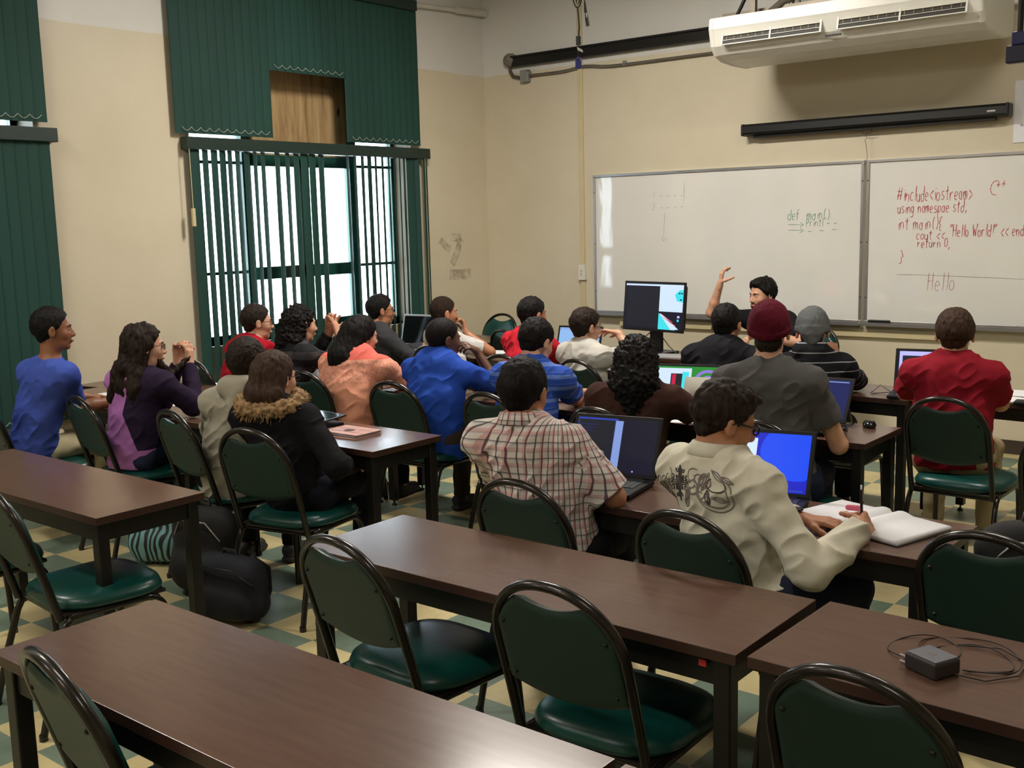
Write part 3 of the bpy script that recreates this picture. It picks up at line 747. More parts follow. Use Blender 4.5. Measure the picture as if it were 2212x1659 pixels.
TABLES = [  # right end x, centre y, rotation, label
 (-1.08, 1.375, 0.0, 'empty brown table nearest the camera at the bottom left'),
 (-1.128, 2.40, 0.3, 'empty brown table behind the plaid and embroidered shirts'),
 (-3.535, 2.195, 0.0, 'empty brown table at the left, behind the row with hoodie and fur collar'),
 (0.425, 2.40, -1.0, 'brown table with the charger on it at the bottom right'),
 (0.47, 1.37, 0.0, 'brown table whose corner shows at the bottom edge'),
 (-3.52, 3.535, 0.0, 'brown table with the tablet and pink case'),
 (-5.06, 3.535, 0.0, 'brown table in front of the blue shirt and purple hoodie'),
 (-0.99, 3.345, 0.0, 'brown table under the open notebook and two dark laptops'),
 (-1.765, 4.84, 0.0, 'brown table under the laptop with mouse and the woman in brown'),
 (-3.315, 4.86, 0.0, 'brown table in front of the two blue shirts'),
 (-4.87, 4.86, 0.0, 'brown table in front of the peach blouse and red hoodie'),
 (-1.99, 6.08, -2.0, 'brown table with the bright laptop in front of the red shirt'),
 (-3.56, 6.28, 0.0, 'brown table in front of the black shirt and the grey beanie'),
 (-0.43, 6.22, -4.0, 'brown table with papers at the right frame edge'),
 (-5.10, 6.32, 0.0, 'brown table with loose papers in front of the red shirt and white shirt'),
 (-3.70, 6.98, 0.0, 'brown front table holding the big monitor'),
 (-5.28, 7.21, 0.0, 'brown table in the front corner behind the silver laptop'),
]
tp = table_proto(); TB = []
for i, (xr, yc, rot, lab) in enumerate(TABLES):
    a = D(rot); cx = xr-TW/2
    if i == 0: tp.location = (cx, yc, 0); tp.rotation_euler = (0, 0, a); tp['label'] = lab; tp['group'] = 'brown training tables'; TB.append(tp)
    else: TB.append(dup(tp, (cx, yc, 0), a, lab, 'brown training tables'))
bt = dup(tp, (-6.09, 4.06, 0), D(8), 'greyish table against the window wall behind the blue shirt', 'brown training tables')
m = MB().box(-.010, .010, -.004, .0, -.008, .008)
tag(m.obj('red_tag', mat('red_sticker', srgb(190, 50, 44), 0.5), loc=(-1.22, 2.40-TD/2+.018, .690)), 'small red tag stuck under the edge of the middle empty table', 'sticker')

# ------------------------------------------------------------------ chairs
def vinyl_mat(name, c1, c2, rough):
    m, nt, bs = nmat(name); v = coords(nt)
    nt.links.new(ramp(nt, noise(nt, v, 4, 3), [(0.3, c1), (0.7, c2)]), bs.inputs['Base Color'])
    bs.inputs['Roughness'].default_value = rough; bs.inputs['Specular IOR Level'].default_value = 0.5
    bump(nt, bs, noise(nt, v, 220, 2), 0.15, 0.001); return m
M_VIN = vinyl_mat('green_vinyl', srgb(8, 58, 53), srgb(10, 68, 62), 0.32)
M_VBK = vinyl_mat('green_back_panel', srgb(20, 46, 39), srgb(24, 52, 44), 0.5)
M_FRM = mat('chair_frame_paint', srgb(36, 31, 27), 0.28, 0.45, vary=0.1, coat=0.3)
def chair_proto():
    r = thing('stacking_chair', 'x', 'chair', (0, 0, 0))
    tilt = lambda v: -0.205-(v-.45)*0.27-0.10*(max(v-.45, 0))**2     # y of the back plane at height v
    # back frame arch
    W = .189; pts = []
    for v in (.40, .45, .50, .56, .62, .68): pts.append((-W, v))
    for k in range(1, 24):
        a = math.pi*k/24; c = math.cos(a); s_ = math.sin(a)
        pts.append((-W*math.copysign(abs(c)**.92, c), .70+.187*s_**.95))
    for v in (.68, .62, .56, .50, .45, .40): pts.append((W, v))
    P = [(x, tilt(v), v) for x, v in pts]
    MB().tube(P, 0.0150, 12, ry=0.0125, ref=(0, 1, .28)).obj('back_frame', M_FRM, r)
    for q in r.children: 
        pass
    # back pad: front cushion and rear shell
    ins = .013; hw = W-ins
    def vtop(u):
        lim = .70+.187*(max(0, 1-(u/W)**2))**.5-ins*1.0
        if abs(u) < .110: return min(lim, .8235+.030*(u/.110)**2)
        return lim
    def vbot(u): return .555+.035*(u/hw)**2
    nu, nv = 40, 22; front = []; back = []
    for i in range(nu+1):
        u = hw*math.sin(math.pi/2*(2*i/nu-1)); vt, vb = vtop(u), vbot(u)
        for j in range(nv+1):
            v = vb+(vt-vb)*j/nv
            eu = min(1, (hw-abs(u))/.022); ev = min(1, min(v-vb, vt-v)/.022); e_ = max(0, min(eu, ev)); f = math.sqrt(max(0, 1-(1-e_)**2))
            front.append((u, tilt(v)+.004+.026*f, v)); back.append((u, tilt(v)-.003-.010*f, v))
    def grid(vs, fl):
        fs = []
        for i in range(nu):
            for j in range(nv):
                q = (i*(nv+1)+j, (i+1)*(nv+1)+j, (i+1)*(nv+1)+j+1, i*(nv+1)+j+1); fs.append(q if fl else q[::-1])
        return fs
    bp = MB().add(front, grid(front, False), 0, True); o0 = len(bp.v)
    rim = [i*(nv+1) for i in range(nu+1)]+[nu*(nv+1)+j for j in range(1, nv+1)]+[i*(nv+1)+nv for i in range(nu-1, -1, -1)]+[j for j in range(nv-1, 0, -1)]
    bk = [(x, tilt(z)-.002, z) for x, y, z in front]
    bp.add([front[k] for k in rim]+[bk[k] for k in rim], [(k, (k+1) % len(rim), len(rim)+(k+1) % len(rim), len(rim)+k) for k in range(len(rim))])
    cush = bp.obj('backrest', M_VIN, r)
    sp = MB().add(back, grid(back, True), 0, True); fb = [(x, tilt(z)+.003, z) for x, y, z in back]
    sp.add([back[k] for k in rim]+[fb[k] for k in rim], [(k, (k+1) % len(rim), len(rim)+(k+1) % len(rim), len(rim)+k) for k in range(len(rim))])
    shell_ = sp.obj('back_panel', M_VBK, r)
    for u in (-.150, .150):
        for v in (.615, .765):
            MB().add(*ball((u, tilt(v)-.013, v), .0065, 8, 5)).obj('screw', M_DARKM, shell_)
            
    # brackets from pad to frame
    for s in (-1, 1):
        for v in (.615, .765): MB().box(s*.150-(.006 if s > 0 else .034), s*.150+(.034 if s > 0 else .006), tilt(v)-.006, tilt(v), v-.008, v+.008).obj('bracket', M_FRM, r)
    # seat: superellipse cushion
    st = MB(); n = 48; prof = [(0.0, .478), (.4, .4775), (.7, .473), (.88, .464), (.96, .452), (1.0, .436), (.985, .424), (.93, .418), (0, .418)]
    vs = []
    for (q, z) in prof:
        for k in range(n):
            a = 2*math.pi*k/n; c, s_ = math.cos(a), math.sin(a)
            X = math.copysign(abs(c)**.62, c)*.225; Yv = math.copysign(abs(s_)**.62, s_)*.215
            X *= (1+.06*(Yv/.215)); vs.append((X*q, .015+Yv*q, z+(.008*(Yv*q/.215)**2 if z > .45 else 0)))
    st.add(vs, [(i*n+k, i*n+(k+1) % n, (i+1)*n+(k+1) % n, (i+1)*n+k) for i in range(len(prof)-1) for k in range(n)], 0, True)
    st.obj('seat', M_VIN, r)
    MB().box(-.195, .195, -.185, .205, .404, .419).obj('seat_pan', M_FRM, r, bev=.004)
    # inverted U side frames split into rail, front and rear legs
    for s in (-1, 1):
        x = s*.200
        MB().tube([(x, -.165, .402), (x, -.1, .405), (x, .12, .405)], .0125, 10, ry=.0135, ref=(0, 0, 1)).obj('side_rail', M_FRM, r)
        f = [(x, .10, .405)]+[(x, .12+.075*math.sin(a), .33+.075*math.cos(a)) for a in [math.pi/2*k/8 for k in range(9)]]+[(x+s*.004, .205, .2), (x+s*.008, .215, .015)]
        l = MB().tube(f, .0125, 10, ry=.0135, ref=(1, 0, 0)).obj('leg', M_FRM, r)
        MB().lathe([(0, 0), (.015, 0), (.015, .02), (.013, .024)], 12, T(x+s*.008, .215, 0)).obj('foot_cap', M_BLK, l)
        b = [(x, -.12, .405), (x, -.15, .402), (x+s*.001, -.175, .385), (x+s*.002, -.195, .35), (x+s*.008, -.245, .19), (x+s*.014, -.292, .015)]
        l = MB().tube(b, .0125, 10, ry=.0135, ref=(1, 0, 0)).obj('leg', M_FRM, r)
        MB().lathe([(0, 0), (.015, 0), (.015, .02), (.013, .024)], 12, T(x+s*.014, -.294, 0)).obj('foot_cap', M_BLK, l)
    MB().tube([(-.20, .17, .395), (.20, .17, .395)], .009, 8).tube([(-.20, -.165, .395), (.20, -.165, .395)], .009, 8).obj('crossbar', M_FRM, r)
    return r
ARCH = 0.332   # distance from chair origin back to the top of the arch
# arch top (x, y), facing (degrees right of the front wall normal), label
CHAIRS = [
 (-1.513, 1.965, -2, 'empty green chair at the middle of the front-facing near row, seen from behind'),
 (-2.235, 1.935, 3, 'empty green chair at the left end of the middle empty table'),
 (-2.10, 1.03, 8, 'empty green chair at the bottom left corner of the photo'),
 (-0.744, 1.90, 2, 'empty green chair at the bottom right, before the table with the charger'),
 (-3.75, 1.69, 6, 'empty green chair at the left edge with its glossy seat under the table'),
 (-4.45, 1.60, 2, 'green chair seat just showing beneath the left empty table'),
 (-2.231, 2.735, -2, 'green chair behind the plaid shirt'),
 (-1.573, 2.70, 4, 'green chair behind the embroidered white shirt'),
 (-0.80, 2.955, 2, 'green chair at the right edge with black bag beyond it'),
 (-5.93, 2.68, 8, 'green chair at the left edge behind the blue shirt'),
 (-5.36, 2.93, 8, 'green chair behind the purple and pink hoodie'),
 (-4.52, 2.935, 8, 'green chair behind the grey hoodie'),
 (-3.79, 2.83, -12, 'green chair holding the person in the fur collar coat'),
 (-6.16, 4.20, 6, 'green chair back showing between purple hoodie and red hoodie'),
 (-5.05, 4.18, -12, 'green chair back left of the peach blouse'),
 (-4.25, 4.15, -3, 'green chair behind the plain blue shirt, beside the tablet table'),
 (-3.53, 4.11, 3, 'green chair behind the striped blue shirt'),
 (-2.80, 4.03, 4, 'green chair of the woman in brown, behind the wide dark laptop'),
 (-2.04, 4.12, 4, 'dark rimmed chair behind the grey shirt and maroon beanie'),
 (-5.27, 5.54, 0, 'dark chair behind the white shirt by the window'),
 (-4.47, 5.37, 0, 'dark chair behind the bright red shirt'),
 (-3.90, 5.40, 6, 'green chair behind the plain white T-shirt'),
 (-3.10, 5.30, 0, 'dark chair behind the black T-shirt'),
 (-2.36, 5.38, 0, 'dark chair behind the grey beanie'),
 (-1.58, 5.09, 1, 'green chair fully seen behind the dark red shirt'),
 (-5.52, 6.66, 10, 'dark edged chair just behind the bright red shirt by the far table'),
 (-6.50, 7.84, 178, 'teal chair with pale rim facing the class near the corner'),
 (-3.40, 7.88, 186, 'teal chair under the instructor, seen right of the maroon beanie'),
 (-0.93, 4.55, 0, 'dark chair at the right edge beside the dark red shirt'),
]
cp = chair_proto(); CH_AT = []
for i, (ax, ay, deg, lab) in enumerate(CHAIRS):
    a = -D(deg); F = Vector((math.sin(D(deg)), math.cos(D(deg)))); c = Vector((ax, ay))+F*ARCH
    if i == 0: cp.location = (c.x, c.y, 0); cp.rotation_euler = (0, 0, a); cp['label'] = lab; cp['group'] = 'green stacking chairs'
    else: dup(cp, (c.x, c.y, 0), a, lab, 'green stacking chairs')
    CH_AT.append((c.x, c.y, deg))
# ------------------------------------------------------------------ people
SK = {'light': (206, 156, 128), 'tan': (178, 122, 90), 'brown': (140, 90, 62), 'dark': (98, 62, 44)}
def skin_mat(k):
    n = 'skin_'+k
    if n in MATS: return MATS[n]
    m, nt, bs = nmat(n); v = coords(nt); c = srgb(*SK[k])
    nt.links.new(ramp(nt, noise(nt, v, 18, 3), [(0.3, dk(c, .9)), (0.7, dk(c, 1.08))]), bs.inputs['Base Color'])
    bs.inputs['Roughness'].default_value = 0.48; bs.inputs['Subsurface Weight'].default_value = 0.08
    bs.inputs['Subsurface Radius'].default_value = (.02, .008, .004); bs.inputs['Subsurface Scale'].default_value = 0.3
    bump(nt, bs, noise(nt, v, 260, 2), 0.1, 0.001); MATS[n] = m; return m
def hair_mat(n, c, rough=0.42):
    if n in MATS: return MATS[n]
    m, nt, bs = nmat(n); v = coords(nt, 'Object', (1, 1, .22))
    nt.links.new(ramp(nt, noise(nt, v, 95, 4, .7), [(0.35, dk(c, .45)), (0.7, dk(c, 1.15))]), bs.inputs['Base Color'])
    bs.inputs['Roughness'].default_value = rough+.2; bs.inputs['Specular IOR Level'].default_value = 0.18
    bump(nt, bs, noise(nt, v, 150, 3, .7), 0.7, 0.004); MATS[n] = m; return m
H_BLK = hair_mat('black_hair', srgb(22, 18, 17)); H_DBR = hair_mat('dark_brown_hair', srgb(44, 32, 26)); H_BR = hair_mat('brown_hair', srgb(70, 50, 38)); H_BUZZ = hair_mat('cropped_hair', srgb(52, 40, 32), .8)
def cloth(n, col, rough=0.85, **k):
    return mat('cloth_'+n, col, rough, vary=k.pop('vary', .10), nscale=9, bstr=.25, bscale=420, spec=.15, **k)
def pat_mat(n, build, rough=.85):
    """cloth whose woven pattern follows the per-vertex (around, along, zone) attribute"""
    m, nt, bs = nmat('cloth_'+n); at = node(nt, 'ShaderNodeAttribute'); at.attribute_name = 'pat'
    sp = node(nt, 'ShaderNodeSeparateXYZ'); nt.links.new(at.outputs['Vector'], sp.inputs[0])
    c = build(nt, sp.outputs[0], sp.outputs[1], sp.outputs[2]); nt.links.new(c, bs.inputs['Base Color'])
    bs.inputs['Roughness'].default_value = rough; bs.inputs['Specular IOR Level'].default_value = .2
    bump(nt, bs, noise(nt, coords(nt), 420, 2), .25, .002); return m
def mth(nt, op, a, b=None, c=None):
    n = node(nt, 'ShaderNodeMath', operation=op)
    for i, v in enumerate((a, b, c)):
        if v is None: continue
        if isinstance(v, (int, float)): n.inputs[i].default_value = v
        else: nt.links.new(v, n.inputs[i])
    return n.outputs[0]
def band(nt, x, period, width, off=0.0):
    f = mth(nt, 'FRACT', mth(nt, 'DIVIDE', mth(nt, 'ADD', x, off+50*period), period)); return mth(nt, 'LESS_THAN', f, width/period)
def mixc(nt, f, a, b):
    m = node(nt, 'ShaderNodeMix', data_type='RGBA')
    if isinstance(f, (int, float)): m.inputs[0].default_value = f
    else: nt.links.new(f, m.inputs[0])
    for s, v in ((6, a), (7, b)):
        if isinstance(v, tuple): m.inputs[s].default_value = v
        else: nt.links.new(v, m.inputs[s])
    return m.outputs[2]
def plaid(nt, u, v, w):
    c = srgb(214, 206, 200)
    c = mixc(nt, mth(nt, 'MULTIPLY', band(nt, u, .050, .013, .0), .75), c, srgb(206, 150, 146))
    c = mixc(nt, mth(nt, 'MULTIPLY', band(nt, v, .056, .015, .01), .6), c, srgb(206, 150, 146))
    c = mixc(nt, mth(nt, 'MULTIPLY', band(nt, v, .028, .008, .012), .35), c, srgb(150, 146, 150))
    c = mixc(nt, mth(nt, 'MULTIPLY', band(nt, u, .025, .0045, .018), .85), c, srgb(58, 48, 56))
    c = mixc(nt, mth(nt, 'MULTIPLY', band(nt, v, .056, .004, .035), .7), c, srgb(70, 60, 66)); return c
M_PLAID = pat_mat('plaid', plaid)
def stripes(nt, u, v, w):
    c = srgb(44, 78, 172); c = mixc(nt, mth(nt, 'MULTIPLY', band(nt, v, .062, .020), .8), c, srgb(104, 134, 204)); return mixc(nt, mth(nt, 'MULTIPLY', band(nt, v, .062, .005, .030), .6), c, srgb(84, 112, 190))
M_STR = pat_mat('blue_stripe', stripes)
M_BST = pat_mat('black_pinstripe', lambda nt, u, v, w: mixc(nt, band(nt, v, .052, .0055), srgb(20, 20, 24), srgb(150, 150, 156)))
M_JKT = pat_mat('charcoal_band', lambda nt, u, v, w: mixc(nt, band(nt, v, .10, .05), srgb(34, 34, 38), srgb(62, 60, 62)))
def lilac(nt, u, v, w):
    side = mth(nt, 'GREATER_THAN', mth(nt, 'ADD', mth(nt, 'MULTIPLY', mth(nt, 'ABSOLUTE', mth(nt, 'SUBTRACT', v, .79)), -.35), u), .088)
    low = mth(nt, 'GREATER_THAN', v, .585); side = mth(nt, 'MULTIPLY', side, low)
    side = mth(nt, 'MAXIMUM', side, mth(nt, 'GREATER_THAN', w, .5))
    return mixc(nt, side, srgb(168, 108, 172), srgb(38, 26, 50))
M_LIL = pat_mat('lilac_panel', lilac)
def peach(nt, u, v, w):
    yoke = mth(nt, 'MULTIPLY', mth(nt, 'GREATER_THAN', v, .945), mth(nt, 'LESS_THAN', w, .5))
    lace = noise(nt, coords(nt), 75, 4, .7)
    base = ramp(nt, lace, [(.4, srgb(214, 138, 112)), (.6, srgb(236, 172, 148))])
    pl = srgb(226, 156, 128)
    body = mixc(nt, mth(nt, 'MAXIMUM', mth(nt, 'GREATER_THAN', v, .80), w), pl, base)
    return mixc(nt, yoke, body, srgb(232, 112, 100))
M_PEACH = pat_mat('peach_lace', peach)
GLASSM = mat('spectacle_frame', srgb(24, 20, 22), .3, vary=0)
LENS = M_GLASS
EYEW = mat('eye_white', srgb(168, 156, 146), .3, vary=0); EYED = mat('iris', srgb(38, 24, 18), .2, vary=0); BROW = mat('eyebrow_hair', srgb(30, 22, 18), .8, vary=0); LIPM = {}
SHOE = mat('dark_shoe', srgb(36, 34, 36), .6); SHOEW = mat('pale_sneaker', srgb(196, 188, 170), .6)
JEAN = cloth('dark_denim', srgb(34, 40, 60)); BLKP = cloth('black_trousers', srgb(24, 24, 28)); KHAKI = cloth('khaki', srgb(168, 152, 118)); CREAMP = cloth('cream_shorts', srgb(196, 184, 148)); BRNP = cloth('brown_trousers', srgb(70, 62, 54))

def A(*x): return np.array(x, float)
def unit(v): return v/(np.linalg.norm(v)+1e-12)
def ik(S, H, a, b, hint):
    d = H-S; L = np.linalg.norm(d); 
    if L > a+b-.004: H = S+unit(d)*(a+b-.004); d = H-S; L = a+b-.004
    if L < abs(a-b)+.03: L = abs(a-b)+.03; H = S+unit(d)*L; d = H-S
    x = (a*a-b*b+L*L)/(2*L); h = math.sqrt(max(a*a-x*x, 0)); u = unit(d); hv = hint-u*(hint@u)
    return S+u*x+unit(hv)*h, H
def hand(s, W, d, n, side, curl=.5, spread=.12, sc=1.0, thumb=.5, k=.006):
    """palm, four jointed fingers and thumb; d = towards knuckles, n = where the palm faces, side = thumb side"""
    d = unit(d); n = unit(n-d*(n@d)); lat = np.cross(d, n)*side
    s.cap(W-d*.02, W+d*.012, .025*sc, .024*sc, k=.012, q=.75, ax=n)
    for i, o in enumerate((-.029, -.010, .010, .029)):
        s.cap(W+lat*o*.55*sc, W+d*.078*sc+lat*o*sc, .0125*sc, .0105*sc, k=.014)
    Ls = (.060, .072, .077, .070)
    for i, o in enumerate((-.031, -.0105, .0105, .031)):
        p = W+d*.082*sc+lat*o*sc; a = 0; dirn = unit(d+lat*o/.031*spread)
        for j, (fr, rr) in enumerate(((.44, .0086), (.31, .0080), (.25, .0074))):
            a += curl*(.75 if j == 0 else 1.0)*(1+.12*(1.5-i)*(1 if curl > .4 else .3))
            dd = dirn*math.cos(a)+n*math.sin(a); q = p+dd*Ls[i]*fr*sc
            s.cap(p, q, rr*sc*1.04, rr*sc, k=k); p = q
    p = W+d*.022*sc+lat*.022*sc; dd = unit(d*.75+lat*.62+n*thumb*.6)
    for L, r in ((.040, .0125), (.032, .0098), (.026, .0088)):
        q = p+dd*L*sc; s.cap(p, q, r*sc, r*sc*.9, k=.009); p = q; dd = unit(dd+n*.25*thumb+d*.35)
PEOPLE = []
def person(label, hip, yaw, head, hy, hp=0., ht=0., skin='tan', w=1.0, hair='short', hm=None, shirt=None, sleeve='short', pants=None, R=None, L=None, glasses=False, gth=1.0, vox=.0052,
           hem=.50, extra=(), hoodie=False, foot=None, shoe=None, belly=0.0, hairk=1.0, neck=.146, feat=True, open_neck=False, zone=None, beard=False, shirt_name='shirt', z0=.56, wr=1.0, slv=.74, slr=0.0):
    F = A(math.sin(D(yaw)), math.cos(D(yaw)), 0); Rt = A(F[1], -F[0], 0); U = A(0, 0, 1)
    org = A(hip[0], hip[1], 0); root = thing('person', label, 'person', tuple(org))
    sk = skin_mat(skin); H = A(*head)
    Fh = A(math.sin(D(hy)), math.cos(D(hy)), 0); Rh = A(Fh[1], -Fh[0], 0)
    cp_, sp_ = math.cos(D(hp)), math.sin(D(hp)); Fp = Fh*cp_-U*sp_; Up = U*cp_+Fh*sp_
    ct, st_ = math.cos(D(ht)), math.sin(D(ht)); R2 = Rh*ct-Up*st_; U2 = Up*ct+Rh*st_
    Mh = np.stack([R2, Fp, U2])
    h = lambda x, y, z: H+R2*x+Fp*y+U2*z
    P = A(hip[0], hip[1], z0)
    Nb = H-U*neck-Fh*.022-U2*.0; Nb = Nb-F*.01
    sp = Nb-P; 
    def spine(t): return P+sp*t-F*.035*math.sin(math.pi*t)*(1 if sp@F > .05 else .3)
    Sc = spine(.90); ws = .160*w
    SR = Sc+Rt*ws; SL = Sc-Rt*ws
    # arms
    arms = {}
    for sd, spec, Sh in ((1, R, SR), (-1, L, SL)):
        spec = dict(spec or {})
        Hd = A(*spec['hand']) if 'hand' in spec else P+F*.36+Rt*sd*.10+U*.215
        hint = spec.get('hint'); hint = (A(*hint) if hint is not None else Rt*sd*.7-U*.8-F*.15)
        pose = spec.get('pose', 'rest')
        ua, fa = .285, .245
        Wr = Hd
        if 'elbow' in spec:
            E = A(*spec['elbow']); E = Sh+unit(E-Sh)*min(np.linalg.norm(E-Sh), .34)
            dd = Hd-E; Wr = E+unit(dd)*min(np.linalg.norm(dd), .30)
        else: E, Wr = ik(Sh, Hd, ua, fa, hint)
        arms[sd] = (Sh, E, Wr, spec, pose)
    # body: one continuous skin surface
    b = SDF(vox)
    b.cap(P, spine(.5), .125*w, .12*w, k=.03, q=.72, ax=F).cap(spine(.5), spine(.85), .12*w, .135*w, k=.03, q=.66, ax=F)
    b.cap(SL, SR, .05, k=.03); b.cap(Nb+U*.01, Sc-U*.02, .055, .08, k=.04)
    b.cap(h(0, -.018, -.07), Nb+F*.005, .052+.006*(w-1)*8*.1, .058*(.92+.08*w), k=.018)
    kn = {}
    for sd in (1, -1):
        hj = P+Rt*sd*.085*w; K = P+F*.40+Rt*sd*.13-U*.045; kn[sd] = K
        An = K-U*(K[2]-.075)-F*.03 if foot is None else A(K[0], K[1], .075)-F*foot
        kn[(sd, 'a')] = An
        b.cap(hj, K, .075*w, .055, k=.03).cap(K, An, .052, .036, k=.02).cap(An-U*.03, An+F*.13-U*.045, .034, .028, k=.02)
    # head
    b.ell(h(0, -.014, .026), (.0735, .093, .088), Mh, k=.012)
    b.ell(h(0, .028, -.030), (.060, .066, .078), Mh, k=.03)
    b.cap(h(-.030, .035, -.080), h(.030, .035, -.080), .026, k=.025).ell(h(0, .066, -.098), (.023, .020, .018), Mh, k=.018)
    if feat:
        b.ell(h(0, .074, .018), (.044, .016, .011), Mh, k=.012)
        b.cap(h(0, .082, .006), h(0, .104, -.030), .0075, .011, k=.010).ell(h(0, .096, -.036), (.0185, .013, .0095), Mh, k=.008)
        for s_ in (1, -1):
            b.ell(h(s_*.040, .052, -.030), (.022, .026, .024), Mh, k=.02)
            b.ell(h(s_*.031, .092, -.001), (.015, .013, .010), Mh, k=.010, op='s')
            b.ell(h(s_*.031, .0755, -.001), (.0125, .0105, .0085), Mh, k=.004)
        b.ell(h(0, .086, -.062), (.023, .013, .0075), Mh, k=.006).ell(h(0, .083, -.073), (.020, .013, .0075), Mh, k=.005)
    for s_ in (1, -1):
        b.ell(h(s_*.083, -.008, -.010), (.0095, .019, .031), np.stack([unit(R2+Fp*s_*-.35), unit(Fp+R2*s_*.35), U2]), k=.006)
        b.ell(h(s_*.093, .000, -.008), (.006, .010, .019), Mh, k=.005, op='s')
    for sd in (1, -1):
        Sh, E, Wr, spec, pose = arms[sd]
        b.cap(Sh, E, .047*(.7+.3*w), .039*(.8+.2*w), k=.02).cap(E, E+(Wr-E)*.35, .039*(.8+.2*w), .037, k=.015).cap(E+(Wr-E)*.35, Wr, .037, .025, k=.015, q=.9, ax=unit(np.cross(Wr-E, U)+A(1e-4, 0, 0)))
        fd = unit(Wr-E); hd = A(*spec['dir']) if 'dir' in spec else fd
        nn = A(*spec['palm']) if 'palm' in spec else (-U if pose in ('rest', 'type', 'write') else F*-1.)
        curl = spec.get('curl', {'rest': .28, 'type': .42, 'write': .95, 'chin': .75, 'fist': 1.15, 'open': .12, 'claw': .5}[pose])
        # thumb side: towards the body midline for a palm-down hand
        n_ = unit(nn-hd*(nn@hd)/(hd@hd)); lat = np.cross(unit(hd), n_); side = spec.get('thumb', 1 if (lat@Rt)*sd < 0 else -1)
        hand(b, Wr, hd, nn, side, curl=curl, spread=spec.get('spread', .12), thumb=spec.get('tb', .5), sc=spec.get('sc', 1.0))
    body = b.mesh('body', sk, root, org)
    # eyes, brows, lips
    if feat:
        for s_ in (1, -1):
            e = MB(); e.add(*ball(tuple(h(s_*.031, .0772, -.001)-org), .0088, 10, 8), 0, True).add(*ball(tuple(h(s_*.031, .0822, -.002)-org), .0048, 8, 6), 1, True)
            e.obj('eye', [EYEW, EYED], root)
            bw = MB().tube([tuple(h(s_*x, y, z)-org) for x, y, z in ((.013, .0905, .016), (.027, .089, .022), (.045, .076, .019))], [.003, .0038, .002], 6); bw.obj('eyebrow', BROW, root)
        lc = 'lips_'+skin; c0 = SK[skin]; lm = mat(lc, srgb(int(c0[0]*.88), int(c0[1]*.66), int(c0[2]*.68)), .45, vary=0)
        MB().tube([tuple(h(x, y, z)-org) for x, y, z in ((-.022, .090, -.0675), (-.010, .0985, -.0660), (0, .0995, -.0675), (.010, .0985, -.0660), (.022, .090, -.0675))], [.002, .0042, .0040, .0042, .002], 8).obj('lips', lm, root)
    # hair
    hm = hm or H_BLK
    amp = lambda a, sc: (lambda V, N: N*(a*vnoise(V, sc)+a*.5*vnoise(V, tuple(q*2.3 for q in sc), 9.))[:, None])
    if hair in ('short', 'buzz', 'afro', 'volume'):
        t = {'short': .013, 'buzz': .004, 'afro': .020, 'volume': .018}[hair]*hairk; fh = .058 if hair == 'volume' else .052
        s = SDF(.0045); nrm = Fp*.80-U2*.60
        cl = [(h(0, .052, fh), nrm), (h(0, 0, -.022), -U2), (h(0, .066, 0), Fp*1.0-U2*.15)]
        s.ell(h(0, -.016, .028), (.0735+t, .093+t, .088+t), Mh, k=.01, clip=cl)
        s.ell(h(0, -.014, .026), (.0735+t*.35, .093+t*.42, .088+t*.35), Mh, k=.018, clip=[(h(0, .052, fh), nrm), (h(0, 0, -.060), -U2-Fp*.25)])
        s.ell(h(0, -.052, -.036), (.055, .036, .042), Mh, k=.022)
        if hair == 'volume': s.ell(h(0, .03, .092), (.055, .058, .026), Mh, k=.02)
        if hair == 'buzz': d = amp(.0008, (120, 120, 120))
        elif hair == 'afro': d = amp(.0035, (90, 90, 90))
        else: d = amp(.0038 if hair != 'volume' else .0065, (75, 75, 30) if hair != 'volume' else (48, 48, 26))
        s.mesh('hair', hm, root, org, disp=d)
    elif hair in ('long', 'wavy', 'curly', 'bob'):
        s = SDF(.0050); nrm = Fp*.85-U2*.5
        s.ell(h(0, -.018, .026), (.088, .108, .102), Mh, k=.01, clip=[(h(0, .058, .050), nrm)])
        back = {'long': -.30, 'wavy': -.42, 'curly': -.22, 'bob': -.15}[hair]; wd = {'long': .055, 'wavy': .062, 'curly': .075, 'bob': .055}[hair]*hairk
        gd = -U*1.0
        hb = .012+max(0, w-1)*.16; hs = lambda x, y, dz: H+R2*x+Fp*y+U*dz
        s.cap(hs(0, -.055, .0), hs(0, -.080-hb, back*.5), wd+.012, wd+.010, k=.03).cap(hs(0, -.080-hb, back*.5), hs(0, -.092-hb*1.4, back), wd+.010, wd*.55, k=.03)
        for s_ in (1, -1):
            s.cap(hs(s_*.058, -.030, .0), hs(s_*.074, -.058-hb, back*.5), .036, .042, k=.03).cap(hs(s_*.074, -.058-hb, back*.5), hs(s_*.054, -.080-hb*1.3, back*.92), .040, .020, k=.03)
        for e_ in extra: s.cap(A(*e_[0]), A(*e_[1]), e_[2], e_[3], k=.02)
        d = {'long': amp(.004, (70, 70, 12)), 'wavy': amp(.009, (48, 48, 20)), 'curly': amp(.012, (60, 60, 60)), 'bob': amp(.004, (70, 70, 14))}[hair]
        s.mesh('hair', hm, root, org, disp=d)
